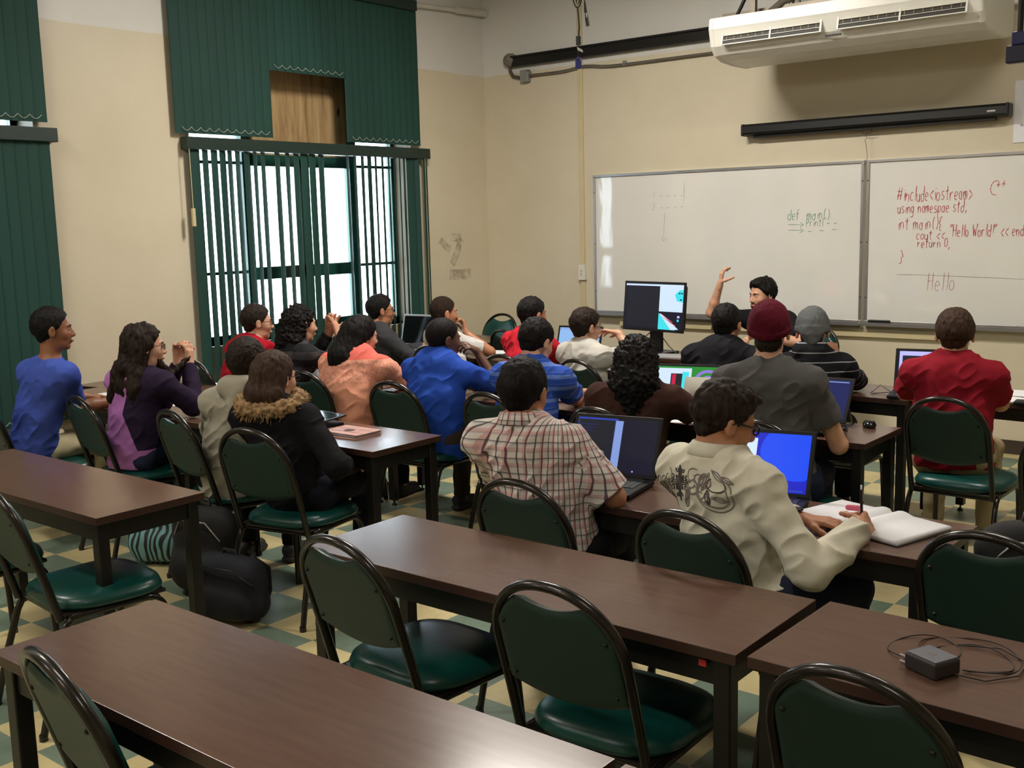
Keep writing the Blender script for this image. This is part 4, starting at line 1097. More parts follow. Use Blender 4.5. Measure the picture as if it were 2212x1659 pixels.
        if hair in ('curly', 'wavy'):   # loose curls
            rnd = random.Random(int(abs(hip[0]*100))); cm = MB()
            for i in range(90 if hair == 'curly' else 50):
                a = rnd.uniform(math.pi*.95, math.pi*2.05); t = rnd.random()**.8
                rr = (.095 if t < .35 else .10)*rnd.uniform(.86, 1.04); p0 = H+R2*math.cos(a)*rr*.95+Fp*(math.sin(a)*rr-.02)+U*(.05+(back-.02)*t)
                out = unit(R2*math.cos(a)+Fp*math.sin(a)); n0 = 14; q = rnd.uniform(0, 6); rad = rnd.uniform(.006, .012); Lc = rnd.uniform(.05, .10)
                tn = np.cross(out, U)
                cm.tube([tuple(p0-U*Lc*j/n0+out*(rad*math.cos(q+j*1.15))+tn*(rad*math.sin(q+j*1.15))-org) for j in range(n0)], [.0035*(1-j/n0*.5) for j in range(n0)], 5)
            cm.obj('loose_curls', hm, root)
    elif hair == 'beanie':
        s = SDF(.0045); s.ell(h(0, -.016, .034), (.0735+.019, .093+.019, .088+.024), Mh, k=.01, clip=[(h(0, .03, .012), Fp*.28-U2*.96)])
        s.ell(h(0, -.012, .020), (.0735+.024, .093+.024, .11), Mh, k=.006, clip=[(h(0, .03, .012), Fp*.28-U2*.96), (h(0, .03, .040), -Fp*.28+U2*.96)])
        if wr == 2: s.ell(h(0, -.085, -.035), (.05, .03, .07), Mh, k=.05)
        s.mesh('beanie', hm, root, org, disp=amp(.0022, (60, 60, 26)))
        n = SDF(.0045); n.ell(h(0, -.045, -.045), (.060, .052, .050), Mh, k=.02, clip=[(h(0, 0, -.085), -U2), (h(0, .03, .004), Fp*.28+U2*.96), (h(0, .0, 0), Fp)])
        n.mesh('hair', H_DBR, root, org, disp=amp(.003, (75, 75, 30)))
    if beard:
        s = SDF(.0045); s.ell(h(0, .030, -.075), (.0615, .066, .048), Mh, k=.01, clip=[(h(0, .02, -.052), U2*.9-Fp*.3), (h(0, .0, 0), -Fp)])
        s.ell(h(0, .088, -.0535), (.024, .011, .0045), Mh, k=.004)
        s.ell(h(0, .085, -.072), (.030, .03, .009), Mh, k=.004, op='s')
        s.mesh('beard', BROW, root, org, disp=amp(.0015, (90, 90, 90)))
    # shirt
    so = SDF(vox*1.1); g = .010
    tc = (P-U*(z0-hem), A(0, 0, -1)); 
    so.cap(P-U*.03, spine(.42), (.150+belly)*w+g, (.136+belly)*w+g, k=.05, q=.74, ax=F, clip=[(P-U*(z0-hem), -U)])
    so.cap(spine(.42), spine(.80), (.136+belly)*w+g, .150*w+g, k=.05, q=.68, ax=F)
    so.cap(SL-U*.010, SR-U*.010, .052+g*.6, k=.045)
    for s_, Sx in ((1, SR), (-1, SL)): so.cap(Nb-U*.020+Rt*s_*.02, Sx-U*.004, .056, .049+g*.3, k=.045)
    so.cap(Nb-U*.06+F*.0, Nb+U*(.002), .074, .066, k=.025, clip=[(Nb+U*.012+F*.0, U*.9-F*.35)])
    for sd in (1, -1):
        Sh, E, Wr, spec, pose = arms[sd]
        ur, er = .052*(.6+.4*w)+g*.4, .048*(.7+.3*w)+g*.5
        if sleeve == 'short':
            e2 = Sh+(E-Sh)*slv; so.cap(Sh, e2+(E-Sh)*.15, ur+slr*.4, er+.012+slr, k=.045, clip=[(e2, E-Sh)])
        elif sleeve == 'none': pass
        else:
            so.cap(Sh, E, ur+.002, er+.002, k=.045).cap(E, Wr+(Wr-E)*.1, er+.002, .036 if sleeve == 'long' else .042, k=.025, clip=[(Wr-unit(Wr-E)*(.005 if sleeve == 'long' else .02), Wr-E)])
    if hoodie:
        so.cap(Nb-F*.064-Rt*.046+U*.046, Nb-F*.064+Rt*.046+U*.046, .058, k=.012).cap(Nb-F*.075+U*.00, Nb-F*.10-U*.08, .062, .045, k=.03)
        for s_ in (1, -1): so.cap(Nb-F*.05+Rt*s_*.068+U*.05, Nb+F*.05+Rt*s_*.050+U*.005, .036, .024, k=.02)
    if open_neck:   # shirt collar stand
        so.cap(Nb+U*.014-F*.022-Rt*.020, Nb+U*.014-F*.022+Rt*.020, .062, k=.008, clip=[(Nb+U*.046-F*.02, U-F*.30)]).cap(Nb-U*.02+F*.01, Nb+U*.03+F*.005, .062, .060, k=.008, clip=[(Nb+U*.046-F*.02, U-F*.15)])
    aw = .0065*wr if wr != 2 else .005
    def dispf(V, N):
        q = V-P; du = q@Rt; df = q@F
        W1 = np.stack([du+V[:, 2]*.6, df, V[:, 2]-du*.8], 1)
        f = (1-np.abs(vnoise(W1, (9, 9, 17), 3.1)))**2*aw*1.5-aw*.5+vnoise(V, (26, 26, 40))*aw*.28
        f = f*np.clip(1.35-(V[:, 2]-P[2])*1.0, .45, 1.25)
        return N*f[:, None]
    def attr(V):
        q = V-P; x = q@Rt; y = q@F; u = np.arctan2(x, -y)*.165; v = V[:, 2].copy(); z = np.zeros(len(V))
        for sd in (1, -1):
            Sh, E, Wr, spec, pose = arms[sd]
            for a_, b_, t0, lim in (((Sh, E, 0, .070),) if sleeve == 'short' else ((Sh, E, 0, .070), (E, Wr, .29, .075))):
                ab = b_-a_; t = np.clip(((V-a_)@ab)/(ab@ab), 0, 1); dist = np.linalg.norm(V-a_-t[:, None]*ab, axis=1)
                m = (dist < lim)&((V-a_)@ab > 0)&((((V-Sh)@Rt)*sd > .022) | (t0 > 0))
                r_ = unit(np.cross(ab, U)); r2_ = unit(np.cross(ab, r_)); an = np.arctan2((V-a_)@r_, (V-a_)@r2_)*.055
                u = np.where(m, an, u); v = np.where(m, t*np.linalg.norm(ab)+t0+.3, v); z = np.where(m, 1., z)
        return np.stack([u, v, z], 1)
    sh = so.mesh(shirt_name, shirt or cloth('grey', srgb(90, 90, 90)), root, org, disp=dispf, attr=attr)
    if open_neck:
        n0 = 36; prof = ((-.012, .066), (.012, .064), (.034, .063), (.044, .066), (.041, .072), (.022, .080), (.002, .088), (.000, .085), (.018, .077), (.036, .0695))
        vs = []; at_ = []
        for i in range(n0+1):
            a = D(28+304*i/n0); dirv = F*math.cos(a)+Rt*math.sin(a)
            for z, r in prof:
                lift = .016*(1-math.cos(a))*.5
                q = Nb-F*.006+dirv*(r*(.93+.10*abs(math.sin(a))))+U*(z+.014+lift); vs.append(tuple(q-org)); at_.append((a*.075, z*1.2+.9, 0))
        m_ = len(prof); cb_ = MB().add(vs, [(i*m_+j, i*m_+(j+1) % m_, (i+1)*m_+(j+1) % m_, (i+1)*m_+j) for i in range(n0) for j in range(m_)], 0, True)
        cb_.add([vs[j] for j in range(m_)], [tuple(range(m_))]); cb_.add([vs[n0*m_+j] for j in range(m_)], [tuple(range(m_))])
        at_ += at_[:m_]+at_[n0*m_:n0*m_+m_]
        co_ = cb_.obj('collar', shirt, sh); q_ = co_.data.attributes.new('pat', 'FLOAT_VECTOR', 'POINT'); q_.data.foreach_set('vector', np.array(at_, np.float32).ravel())
    # trousers and shoes
    pt = SDF(.0075); pt.cap(P-U*.035-Rt*.05*w, P-U*.035+Rt*.05*w, .115*w, k=.04, q=.85, ax=F)
    for sd in (1, -1):
        K = kn[sd]; An = kn[(sd, 'a')]
        pt.cap(P+Rt*sd*.085*w-U*.01, K, .088*w, .066, k=.035).cap(K, An, .064, .050, k=.03, clip=[(An+U*.015, -U)])
    pt.mesh('trousers', pants or JEAN, root, org, disp=lambda V, N: N*(.006*vnoise(V, (14, 14, 24)))[:, None])
    for sd in (1, -1):
        An = kn[(sd, 'a')]; f = SDF(.006)
        f.cap(An-U*.015-F*.03, An+F*.14-U*.04, .042, .032, k=.02, clip=[(A(0, 0, .004), -U), (An+U*.03, U)]); f.cap(An-F*.035-U*.058, An+F*.15-U*.058, .042, .038, k=.01, q=.5, ax=U, clip=[(A(0, 0, .002), -U)])
        f.mesh('shoe', shoe or SHOE, root, org)
    if glasses:
        gm = MB(); zz = -.001
        for s_ in (1, -1):
            gm.tube([tuple(h(s_*.033+.0225*math.cos(a), .098-.10*abs(s_*.033+.0225*math.cos(a))*.35, zz+.0155*math.sin(a))-org) for a in [2*math.pi*k/18 for k in range(18)]], .0019*gth, 6, closed=True)
            gm.tube([tuple(h(s_*x, y, z)-org) for x, y, z in ((.055, .084, .006), (.072, .06, .006), (.083, .012, .004), (.086, -.010, -.002))], .0021*gth, 6, ry=.0021*gth*gth)
        gm.tube([tuple(h(x, y, zz+.004)-org) for x, y in ((-.011, .0975), (0, .101), (.011, .0975))], .0019, 6)
        go = gm.obj('glasses', GLASSM, root)
        for s_ in (1, -1):
            c = h(s_*.033, .0865, zz); MB().add([tuple(c+R2*.021*math.cos(a)+Fp*(-.002)*abs(math.cos(a))+U2*.014*math.sin(a)-org) for a in [2*math.pi*k/16 for k in range(16)]], [tuple(range(16))]).obj('lens', LENS, go)
    info = dict(root=root, org=org, P=P, F=F, Rt=Rt, Nb=Nb, H=H, h=h, shirt=sh, arms=arms, Fp=Fp, R2=R2, U2=U2, spine=spine)
    PEOPLE.append(info); return info
C_ = cloth
V0, V1 = .0042, .0055
# --- front right pair at the second table
embro = person('person in cream embroidered shirt and dark glasses writing in the open notebook', (-1.55, 3.02), 14, (-1.61, 3.03, 1.110), 42, 20, skin='tan', hm=H_DBR, hairk=.75,
    shirt=C_('cream', srgb(214, 208, 190), .8), sleeve='loose', pants=JEAN, glasses=True, gth=1.7, vox=V0, open_neck=True, neck=.132, w=1.02, hair='volume', wr=1.35, hem=.47,
    R=dict(hand=(-1.23, 3.205, .775), elbow=(-1.275, 2.93, .70), pose='write', dir=(-.12, .95, -.02), palm=(-.9, 0, -.45), tb=1.5),
    L=dict(hand=(-1.44, 3.235, .765), elbow=(-1.74, 3.21, .765), pose='rest', dir=(.95, .2, 0)), shoe=SHOEW)
plaid_ = person('person in white, pink and black plaid short-sleeved shirt at wide dark laptop', (-2.30, 3.08), -22, (-2.42, 3.03, 1.135), -12, 10, skin='tan', hm=H_BLK, hair='short', w=1.03,
    shirt=M_PLAID, pants=BLKP, glasses=True, vox=V0, open_neck=True, neck=.132, hem=.44, slv=.93, slr=.012,
    R=dict(hand=(-2.28, 3.36, .765), elbow=(-2.105, 3.14, .765), pose='type', dir=(-.5, .8, 0)), L=dict(hand=(-2.55, 3.38, .765), pose='type'))
# --- left block, second row
boy = person('person in plain blue T-shirt at the left edge looking right', (-5.92, 2.95), -12, (-5.71, 3.02, 1.225), 27, 2, skin='brown', hm=H_BLK, hair='short', hairk=.8, neck=.195,
    shirt=C_('blue_tee', srgb(66, 86, 172)), pants=CREAMP, vox=V0, w=.90, hem=.46,
    R=dict(hand=(-5.76, 3.44, .765), elbow=(-5.80, 3.16, .76), pose='rest', dir=(.9, .5, 0)), L=dict(hand=(-6.10, 3.40, .765), elbow=(-6.12, 3.18, .76)))
girl = person('person with long wavy hair and glasses in lilac and dark purple hoodie holding hair', (-5.28, 3.18), -14, (-5.175, 3.24, 1.137), 24, 4, skin='light', hm=H_DBR, hair='wavy', w=.95,
    shirt=M_LIL, sleeve='long', pants=JEAN, glasses=True, vox=V0, hem=.48, hairk=.9, wr=.8,
    R=dict(hand=(-5.165, 3.50, 1.0), elbow=(-5.03, 3.42, .80), pose='claw', dir=(-.1, .15, 1), palm=(-.8, -.4, 0)), L=dict(hand=(-5.27, 3.50, 1.0), elbow=(-5.38, 3.45, .79), pose='claw', dir=(.1, .1, 1), palm=(.8, -.3, 0)),
    extra=[((-5.21, 3.13, 1.03), (-5.29, 3.09, .87), .058, .026), ((-5.13, 3.27, 1.06), (-5.14, 3.36, .97), .022, .020), ((-5.14, 3.36, .97), (-5.16, 3.50, 1.05), .020, .010)])
hood = person('person in light grey hooded sweatshirt with short dark hair', (-4.40, 3.17), -25, (-4.245, 3.20, 1.105), -22, 8, skin='brown', hm=H_DBR, hair='afro', hairk=.7,
    shirt=C_('grey_marl', srgb(158, 152, 136)), sleeve='long', hoodie=True, pants=BLKP, vox=V0, w=1.0, hem=.45)
coat = person('person in black coat with brown fur collar and glasses', (-3.84, 3.15), -22, (-3.965, 3.14, 1.065), 2, 4, skin='light', hm=H_BR, hair='bob', w=1.0, sleeve='long',
    shirt=C_('black_coat', srgb(19, 18, 22)), pants=C_('navy_trousers', srgb(26, 26, 38)), glasses=True, vox=V0, hem=.45, wr=.6,
    R=dict(hand=(-3.72, 3.36, .64), pose='rest'), L=dict(hand=(-3.98, 3.42, .63), pose='rest'), hairk=1.05)
# --- third row
red3 = person('person in red hoodie and glasses seated before the bright window', (-6.10, 4.50), -5, (-5.995, 4.62, 1.115), 27, 4, skin='light', hm=H_DBR, hair='short', hairk=.7,
    shirt=C_('red_hoodie', srgb(176, 26, 44)), sleeve='long', pants=JEAN, glasses=True, hem=.48, hoodie=False, vox=V1)
jacket = person('person with long curly dark hair in charcoal banded jacket, hands clasped at face', (-5.62, 4.58), 12, (-5.585, 4.66, 1.115), 18, 6, skin='light', hm=H_BLK, hair='curly', hairk=1.0,
    shirt=M_JKT, sleeve='long', pants=BLKP, vox=V1, hem=.48,
    R=dict(hand=(-5.50, 4.90, 1.02), elbow=(-5.42, 4.86, .80), pose='open', dir=(-.28, -.05, 1), palm=(-.9, -.4, 0), spread=.3), L=dict(hand=(-5.585, 4.89, 1.02), elbow=(-5.75, 4.82, .80), pose='open', dir=(.35, 0, 1), palm=(.9, -.3, 0), spread=.3))
peachw = person('person with long black hair in peach lace blouse', (-5.00, 4.48), -8, (-4.945, 4.60, 1.075), 16, 10, 6, skin='light', hm=H_BLK, hair='long', w=1.28,
    shirt=M_PEACH, sleeve='long', pants=BLKP, vox=V1, hem=.46, belly=.02, hairk=1.45,
    R=dict(hand=(-4.72, 4.93, .77), elbow=(-4.72, 4.70, .80), pose='rest', dir=(.4, .9, 0)))
blueT = person('person in plain royal blue T-shirt with fist at mouth', (-4.22, 4.48), -4, (-4.255, 4.60, 1.085), 24, 6, skin='dark', hm=H_BLK, hair='buzz', hairk=1.3, w=1.18, belly=.01,
    shirt=C_('royal_blue', srgb(38, 74, 168)), pants=BRNP, vox=V1, hem=.42,
    R=dict(hand=(-4.225, 4.85, .985), elbow=(-4.07, 4.86, .775), pose='chin', dir=(-.1, -.75, .45), palm=(-.5, -.3, -.8)), L=dict(hand=(-4.38, 4.86, .77), elbow=(-4.50, 4.70, .78)))
strp = person('person in blue striped T-shirt leaning over an open notebook', (-3.56, 4.46), -10, (-3.545, 4.56, 1.108), 6, 22, skin='light', hm=H_BLK, hair='short', w=1.1,
    shirt=M_STR, pants=BLKP, vox=V1, hem=.45,
    R=dict(hand=(-3.56, 4.97, .775), elbow=(-3.43, 4.74, .785), pose='rest', dir=(-.3, .9, 0)), L=dict(hand=(-3.70, 4.95, .765)))
brown = person('person with curly black hair in brown T-shirt', (-2.85, 4.38), -16, (-2.835, 4.44, 1.065), -22, 2, skin='tan', hm=H_BLK, hair='curly', hairk=1.2, w=1.12,
    shirt=C_('brown_tee', srgb(66, 42, 36)), pants=BLKP, vox=V1, hem=.46,
    R=dict(hand=(-2.72, 4.83, .765), elbow=(-2.60, 4.62, .785), pose='rest'))
maroon = person('person in dark grey T-shirt and maroon beanie at the laptop', (-2.10, 4.46), -16, (-2.145, 4.44, 1.235), -22, 0, skin='light', hm=C_('maroon_knit', srgb(86, 16, 34)), hair='beanie', w=1.12, slv=.62, neck=.166,
    shirt=C_('grey_tee', srgb(86, 84, 84)), pants=JEAN, vox=V0, hem=.42, feat=True,
    R=dict(hand=(-2.06, 4.84, .775), elbow=(-1.88, 4.60, .72), pose='type', dir=(-.3, .9, .05)), L=dict(hand=(-2.36, 4.86, .77), pose='type'))
# --- fourth row
boy8 = person('person in dark grey jacket and glasses right of the bright window', (-6.10, 5.92), 25, (-6.135, 5.92, 1.09), 32, 2, skin='tan', hm=H_BLK, hair='short', vox=V1, hairk=.9, w=.92,
    shirt=C_('dark_grey_jacket', srgb(64, 64, 68)), sleeve='long', pants=BLKP, glasses=True, hem=.48)
wht9 = person('person with cropped hair in white shirt, hand at chin, by silver laptop', (-5.30, 5.86), 22, (-5.485, 5.94, 1.09), 26, 4, skin='tan', hm=H_BUZZ, hair='buzz', vox=V1,
    shirt=C_('white_shirt', srgb(206, 204, 200)), pants=BLKP, hem=.48, 
    R=dict(hand=(-5.39, 6.07, .93), elbow=(-5.20, 6.12, .79), pose='chin', dir=(-.35, .05, .85), palm=(-.5, -.7, 0)), L=dict(hand=(-5.50, 6.20, .77)))
red11 = person('person in bright red T-shirt with black cropped hair', (-4.52, 5.72), 6, (-4.57, 5.84, 1.115), 16, 2, skin='tan', hm=H_BLK, hair='short', hairk=.7, w=1.02, vox=V1, belly=.01,
    shirt=C_('bright_red', srgb(196, 38, 52)), pants=BLKP, hem=.48, R=dict(hand=(-4.48, 6.08, .77), elbow=(-4.36, 5.90, .80)))
white13 = person('person in plain white T-shirt and glasses with raised hand', (-4.02, 5.74), 12, (-4.09, 5.79, 1.055), 24, 6, skin='light', hm=H_DBR, hair='short', w=1.0, vox=V1,
    shirt=C_('white_tee', srgb(186, 182, 174)), pants=BLKP, glasses=True, hem=.46,
    R=dict(hand=(-4.05, 6.10, .985), elbow=(-3.86, 6.12, .82), pose='claw', dir=(-1, .05, .12), palm=(0, -.3, -1), spread=.3, curl=.35), L=dict(hand=(-4.12, 6.10, .77), elbow=(-4.20, 5.92, .80)))
blk16 = person('person in plain black T-shirt left of the instructor, hand near cheek', (-3.05, 5.64), -12, (-3.045, 5.74, 1.115), -8, 14, skin='tan', hm=H_BLK, hair='short', hairk=.7, w=1.15, vox=V1,
    shirt=C_('black_tee', srgb(26, 26, 30)), pants=BLKP, hem=.46,
    R=dict(hand=(-2.94, 5.99, .95), elbow=(-2.90, 6.04, .78), pose='open', dir=(-.3, -.1, .9), palm=(-.8, -.4, 0)), L=dict(hand=(-3.25, 6.12, .765)))
beanie = person('person in grey beanie and black pinstriped hooded top', (-2.44, 5.70), -22, (-2.52, 5.76, 1.09), -22, 22, skin='tan', hm=C_('grey_knit', srgb(92, 94, 94)), hair='beanie', vox=V1, w=1.05, wr=2,
    shirt=M_BST, sleeve='long', hoodie=True, pants=BLKP, hem=.46, feat=False,
    R=dict(hand=(-2.41, 5.86, .93), elbow=(-2.36, 6.00, .80), pose='fist', dir=(-.3, -.2, 1), palm=(-.9, 0, 0)), L=dict(hand=(-2.65, 5.84, .93), elbow=(-2.70, 5.98, .80), pose='fist', dir=(.3, -.2, 1), palm=(.9, 0, 0)))
red20 = person('person in dark red T-shirt facing the bright laptop at the right', (-1.64, 5.44), -10, (-1.65, 5.44, 1.15), -15, 4, skin='light', hm=H_BR, hair='short', w=1.10, vox=V0, hairk=1.2,
    shirt=C_('dark_red', srgb(142, 26, 42)), pants=KHAKI, hem=.50, belly=.012,
    R=dict(hand=(-1.66, 5.88, .77), elbow=(-1.47, 5.60, .80), pose='type'), L=dict(hand=(-1.95, 5.90, .77), elbow=(-1.96, 5.66, .80), pose='type'))
inst = person('bearded person in black T-shirt gesturing with raised hand before the whiteboard', (-3.44, 7.54), 186, (-3.625, 7.38, 1.168), 204, 6, skin='light', hm=H_BLK, hair='volume', hairk=1.0, vox=V0, w=1.0, beard=True,
    shirt=C_('instructor_black', srgb(24, 24, 30)), pants=BLKP, hem=.50,
    R=dict(hand=(-3.90, 7.25, 1.245), elbow=(-3.985, 7.27, 1.03), pose='claw', dir=(.12, .10, 1), palm=(.77, .63, 0), curl=.55, spread=.12, tb=2.4), L=dict(hand=(-3.52, 7.12, .90), elbow=(-3.22, 7.22, .84), pose='claw', dir=(-.6, -.5, -.1), palm=(0, 0, -1)))
# ------------------------------------------------------------------ screens and laptops
def E_(n, c, s): return emit('screen_'+n, c, s)
S_DARK = E_('terminal_dark', srgb(30, 31, 40), 1.0); S_BLUE = E_('blue', srgb(22, 34, 205), .9); S_BLUE2 = E_('blue_disc', srgb(24, 76, 245), 1.0); S_WHITE = E_('white', srgb(205, 225, 250), 1.1)
S_NAVY = E_('navy', srgb(38, 44, 100), .8); S_NAVY2 = E_('dim', srgb(24, 24, 44), .8); S_BAR = E_('bar', srgb(140, 165, 230), .9); S_LBLUE = E_('pale_blue', srgb(140, 180, 230), 1.1)
S_CYAN = E_('cyan', srgb(60, 210, 220), 1.2); S_PINK = E_('pink', srgb(240, 120, 140), 1.0); S_GREEN = E_('green', srgb(40, 140, 50), 1.0); S_LILAC = E_('lilac', srgb(150, 120, 220), 1.0); S_RED = E_('red', srgb(200, 30, 70), 1.0)
S_VIO = E_('violet_white', srgb(180, 176, 250), 1.2); S_FRM = E_('window_edge', srgb(50, 70, 180), .9)
M_LAP = mat('laptop_black', srgb(20, 20, 22), .5, vary=.06, spec=.25); M_KEY = mat('laptop_keys', srgb(40, 42, 46), .5, vary=.05); M_SILV = mat('laptop_silver', srgb(176, 178, 186), .35, .4, vary=.04)
M_OFF = mat('dark_glass', srgb(12, 13, 16), .08, vary=0, spec=.6)
def quad(u0, v0, u1, v1, w, h, y):
    return [((u0-.5)*w, y, v0*h), ((u1-.5)*w, y, v0*h), ((u1-.5)*w, y, v1*h), ((u0-.5)*w, y, v1*h)]
def display(parent, M, w, h, bez, back, patches, name='screen', bot=None):
    """lid or panel with bezel; patches = (u0, v0, u1, v1, material), or (outline points, material)"""
    bot = bot or bez
    lid = MB().box(-w/2, w/2, 0, .009, 0, h, 0, M).obj('lid' if name == 'screen' else 'bezel', back, parent, bev=.005, seg=3)
    iw, ih = w-2*bez, h-bez-bot; Ms = M @ T(0, 0, bot)
    mats_, mb = [], MB()
    for i, p in enumerate(patches):
        m_ = p[-1]
        if m_ not in mats_: mats_.append(m_)
        y = -.0006-.0003*i
        if len(p) == 5: vs = quad(p[0], p[1], p[2], p[3], iw, ih, y)
        else: vs = [((u-.5)*iw, y, v*ih) for u, v in p[0]]
        mb.add([Ms @ Vector(v) for v in vs], [tuple(range(len(vs)))], mats_.index(m_))
    mb.obj('display', mats_, lid)
    return lid
def laptop(label, x, y, rz, w, h, tilt, patches, body=None, keys=None, z=TH, d=.25, bez=.016):
    body = body or M_LAP; r = thing('laptop', label, 'laptop', (x, y, z), rz, 'laptops')
    MB().box(-w/2, w/2, -d, 0, .004, .022).obj('keyboard_base', body, r, bev=.005, seg=3)
    k = MB(); nx, ny = 14, 5; kw = w*.86
    for j in range(ny):
        for i in range(nx):
            if j == 0 and 3 < i < 9: continue
            a = -kw/2+i*kw/nx; b = -d*.60+j*d*.105; k.box(a+.001, a+kw/nx-.0015, b+.001, b+d*.105-.0015, .022, .0245)
    k.box(-kw/2+4*kw/nx+.001, -kw/2+9*kw/nx-.0015, -d*.6+.001, -d*.6+d*.1, .022, .0245)
    k.obj('keyboard', keys or M_KEY, r)
    MB().box(-.045, .045, -d*.93, -d*.68, .0218, .0224).obj('trackpad', keys or M_KEY, r)
    MB().tube([(-w*.38, .004, .018), (w*.38, .004, .018)], .008, 10).obj('hinge', body, r)
    display(r, T(0, .004, .020) @ Matrix.Rotation(-tilt, 4, 'X'), w, h, bez, body, patches)
    return r
laptop('wide dark laptop in front of the plaid shirt showing a code window', -2.318, 3.425, .178, .372, .245, .40,
       [(0, 0, 1, 1, S_NAVY2), (0, .06, .50, 1, S_FRM), (.01, .12, .47, .965, S_DARK), (.475, .08, .57, .965, S_BAR), (.03, .86, .26, .88, S_NAVY), (.05, .80, .22, .82, S_NAVY), (.03, .74, .20, .76, S_NAVY), (.05, .66, .16, .69, S_NAVY), (.03, .58, .14, .60, S_NAVY), (.75, .03, .77, .06, S_BAR)])
disc = [(.86+.40*math.cos(a), .70+.50*math.sin(a)) for a in [math.pi*2*k/40 for k in range(40)]]
disc = [(min(1, max(.42, u)), min(1, max(.12, v))) for u, v in disc]
laptop('dark laptop with bright blue screen beside the embroidered shirt', -1.715, 3.475, .22, .36, .25, .50,
       [(0, 0, 1, 1, S_BLUE), (disc, S_BLUE2), (0, .12, .42, .90, S_WHITE), (.02, .42, .30, .88, S_FRM), (.03, .44, .29, .86, S_DARK), (.80, .02, .97, .05, S_FRM)])
laptop('dark laptop with navy screen in front of the maroon beanie', -2.150, 4.905, .07, .34, .245, .62,
       [(0, 0, 1, 1, S_NAVY), (.46, .94, .97, .965, S_BAR), ([(.475, .50), (.49, .50), (.525, .84), (.51, .84)], S_BAR)])
laptop('dark laptop with violet white windows before the dark red shirt', -1.985, 6.085, .20, .36, .235, .27,
       [(0, 0, 1, 1, S_NAVY2), (.02, .06, 1, 1, S_VIO), (.07, .28, .62, .88, S_DARK), (.63, .88, 1, 1, S_NAVY2), (0, 0, 1, .05, S_NAVY2)], d=.24)
laptop('silver laptop with black screen beside the white shirt at the left corner', -6.24, 6.41, .08, .36, .26, .25, [(0, 0, 1, 1, M_OFF)], body=M_SILV, keys=M_KEY)
laptop('laptop with pale blue screen in front of the bright red shirt', -4.60, 6.38, .10, .37, .235, .30, [(0, 0, 1, 1, S_LBLUE), (.0, .93, 1, .96, S_BAR)])
ring = lambda r: [(.86+r*math.cos(a)*.7, .62+r*math.sin(a)) for a in [math.pi*2*k/24 for k in range(24)]]
laptop('laptop with green and lilac picture on screen, right of the curly hair', -2.90, 4.97, .28, .38, .235, .45,
       [(0, 0, 1, 1, S_GREEN), (0, 0, .60, .95, S_WHITE), (.28, .05, .50, .80, S_DARK), (.30, .1, .36, .78, S_RED), (.46, .05, .56, .85, S_CYAN), (ring(.30), S_LILAC), (ring(.22), S_GREEN), (ring(.14), S_LILAC), (ring(.06), S_NAVY)])
# big monitor
mo = thing('computer_monitor', 'large black monitor on the front table facing the class', 'monitor', (-4.335, 7.02, TH), -.172)
DM = T(0, -.02, .165) @ Matrix.Rotation(-.10, 4, 'X')
display(mo, DM, .61, .375, .020, M_BLK, [(0, 0, 1, 1, S_NAVY2), (0, .96, 1, 1, S_WHITE), (.03, .03, .60, .94, S_DARK), (.60, .40, 1, .96, S_WHITE), ([(.86, .78), (.93, .88), (1, .90), (1, .62), (.9, .64)], S_CYAN),
        (.92, .80, .95, .83, S_DARK), (.96, .80, .99, .83, S_DARK), (.95, .66, .98, .69, S_DARK), ([(.60, .03), (.60, .36), (.64, .34), (.90, .0), (.6, 0)], S_CYAN), ([(.62, .34), (.645, .345), (.95, .02), (.82, .0)], S_WHITE), ([(.63, .35), (.64, .355), (.85, .17), (.84, .165)], S_PINK), ([(.66, .28), (.67, .285), (.90, .10), (.89, .09)], S_PINK),
        (.92, .27, .96, .32, S_VIO), (.92, .19, .95, .24, S_CYAN)], name='monitor')
MB().box(-.29, .29, .009, .045, .02, .35, 0, DM).obj('back_shell', M_BLK, mo, bev=.012)
MB().box(-.055, .055, .015, .05, .012, .30).obj('stand_column', M_BLK, mo, bev=.006)
MB().box(-.14, .14, -.09, .13, 0, .014).obj('stand_base', M_BLK, mo, bev=.006)
MB().tube([(-.06, .03, .15), (-.10, .0, .11), (-.07, -.02, .05), (-.02, -.05, .018)], .004, 6).tube([(.06, .03, .12), (.12, .03, .06), (.20, .03, .004)], .004, 6).obj('cable', M_BLK, mo)
tag(MB().box(-.14, .14, -.10, .10, 0, .012).obj('notebook', mat('grey_cover', srgb(150, 150, 150), .6), loc=(-4.08, 6.86, TH), rot=(0, 0, .2), bev=.002), 'grey closed notebook lying on the table before the monitor', 'notebook')

# ------------------------------------------------------------------ papers, books, small things
def paper(label, x, y, rz, w=.216, d=.279, z=TH, n=1, curl=0.0, name='paper_sheet', cat='paper'):
    mb = MB(); k = 8; vs = []
    for s_ in (0, 1):
        for i in range(k+1):
            for j in range(2): t = i/k; vs.append(((t-.5)*w, (j-.5)*d, .001+s_*.0012*n+curl*abs(2*t-1)**3))
    fs = []
    for i in range(k):
        a = i*2; fs += [(a, a+2, a+3, a+1), (a+2*k+2, a+2*k+3, a+2*k+5, a+2*k+4), (a, a+2*k+2, a+2*k+4, a+2), (a+1, a+3, a+2*k+5, a+2*k+3)]
    b0 = 2*(k+1); fs += [(0, 1, b0+1, b0), (2*k, b0+2*k, b0+2*k+1, 2*k+1)]
    mb.add(vs, fs); return tag(mb.obj(name, M_PAPER, loc=(x, y, z), rot=(0, 0, rz)), label, cat)
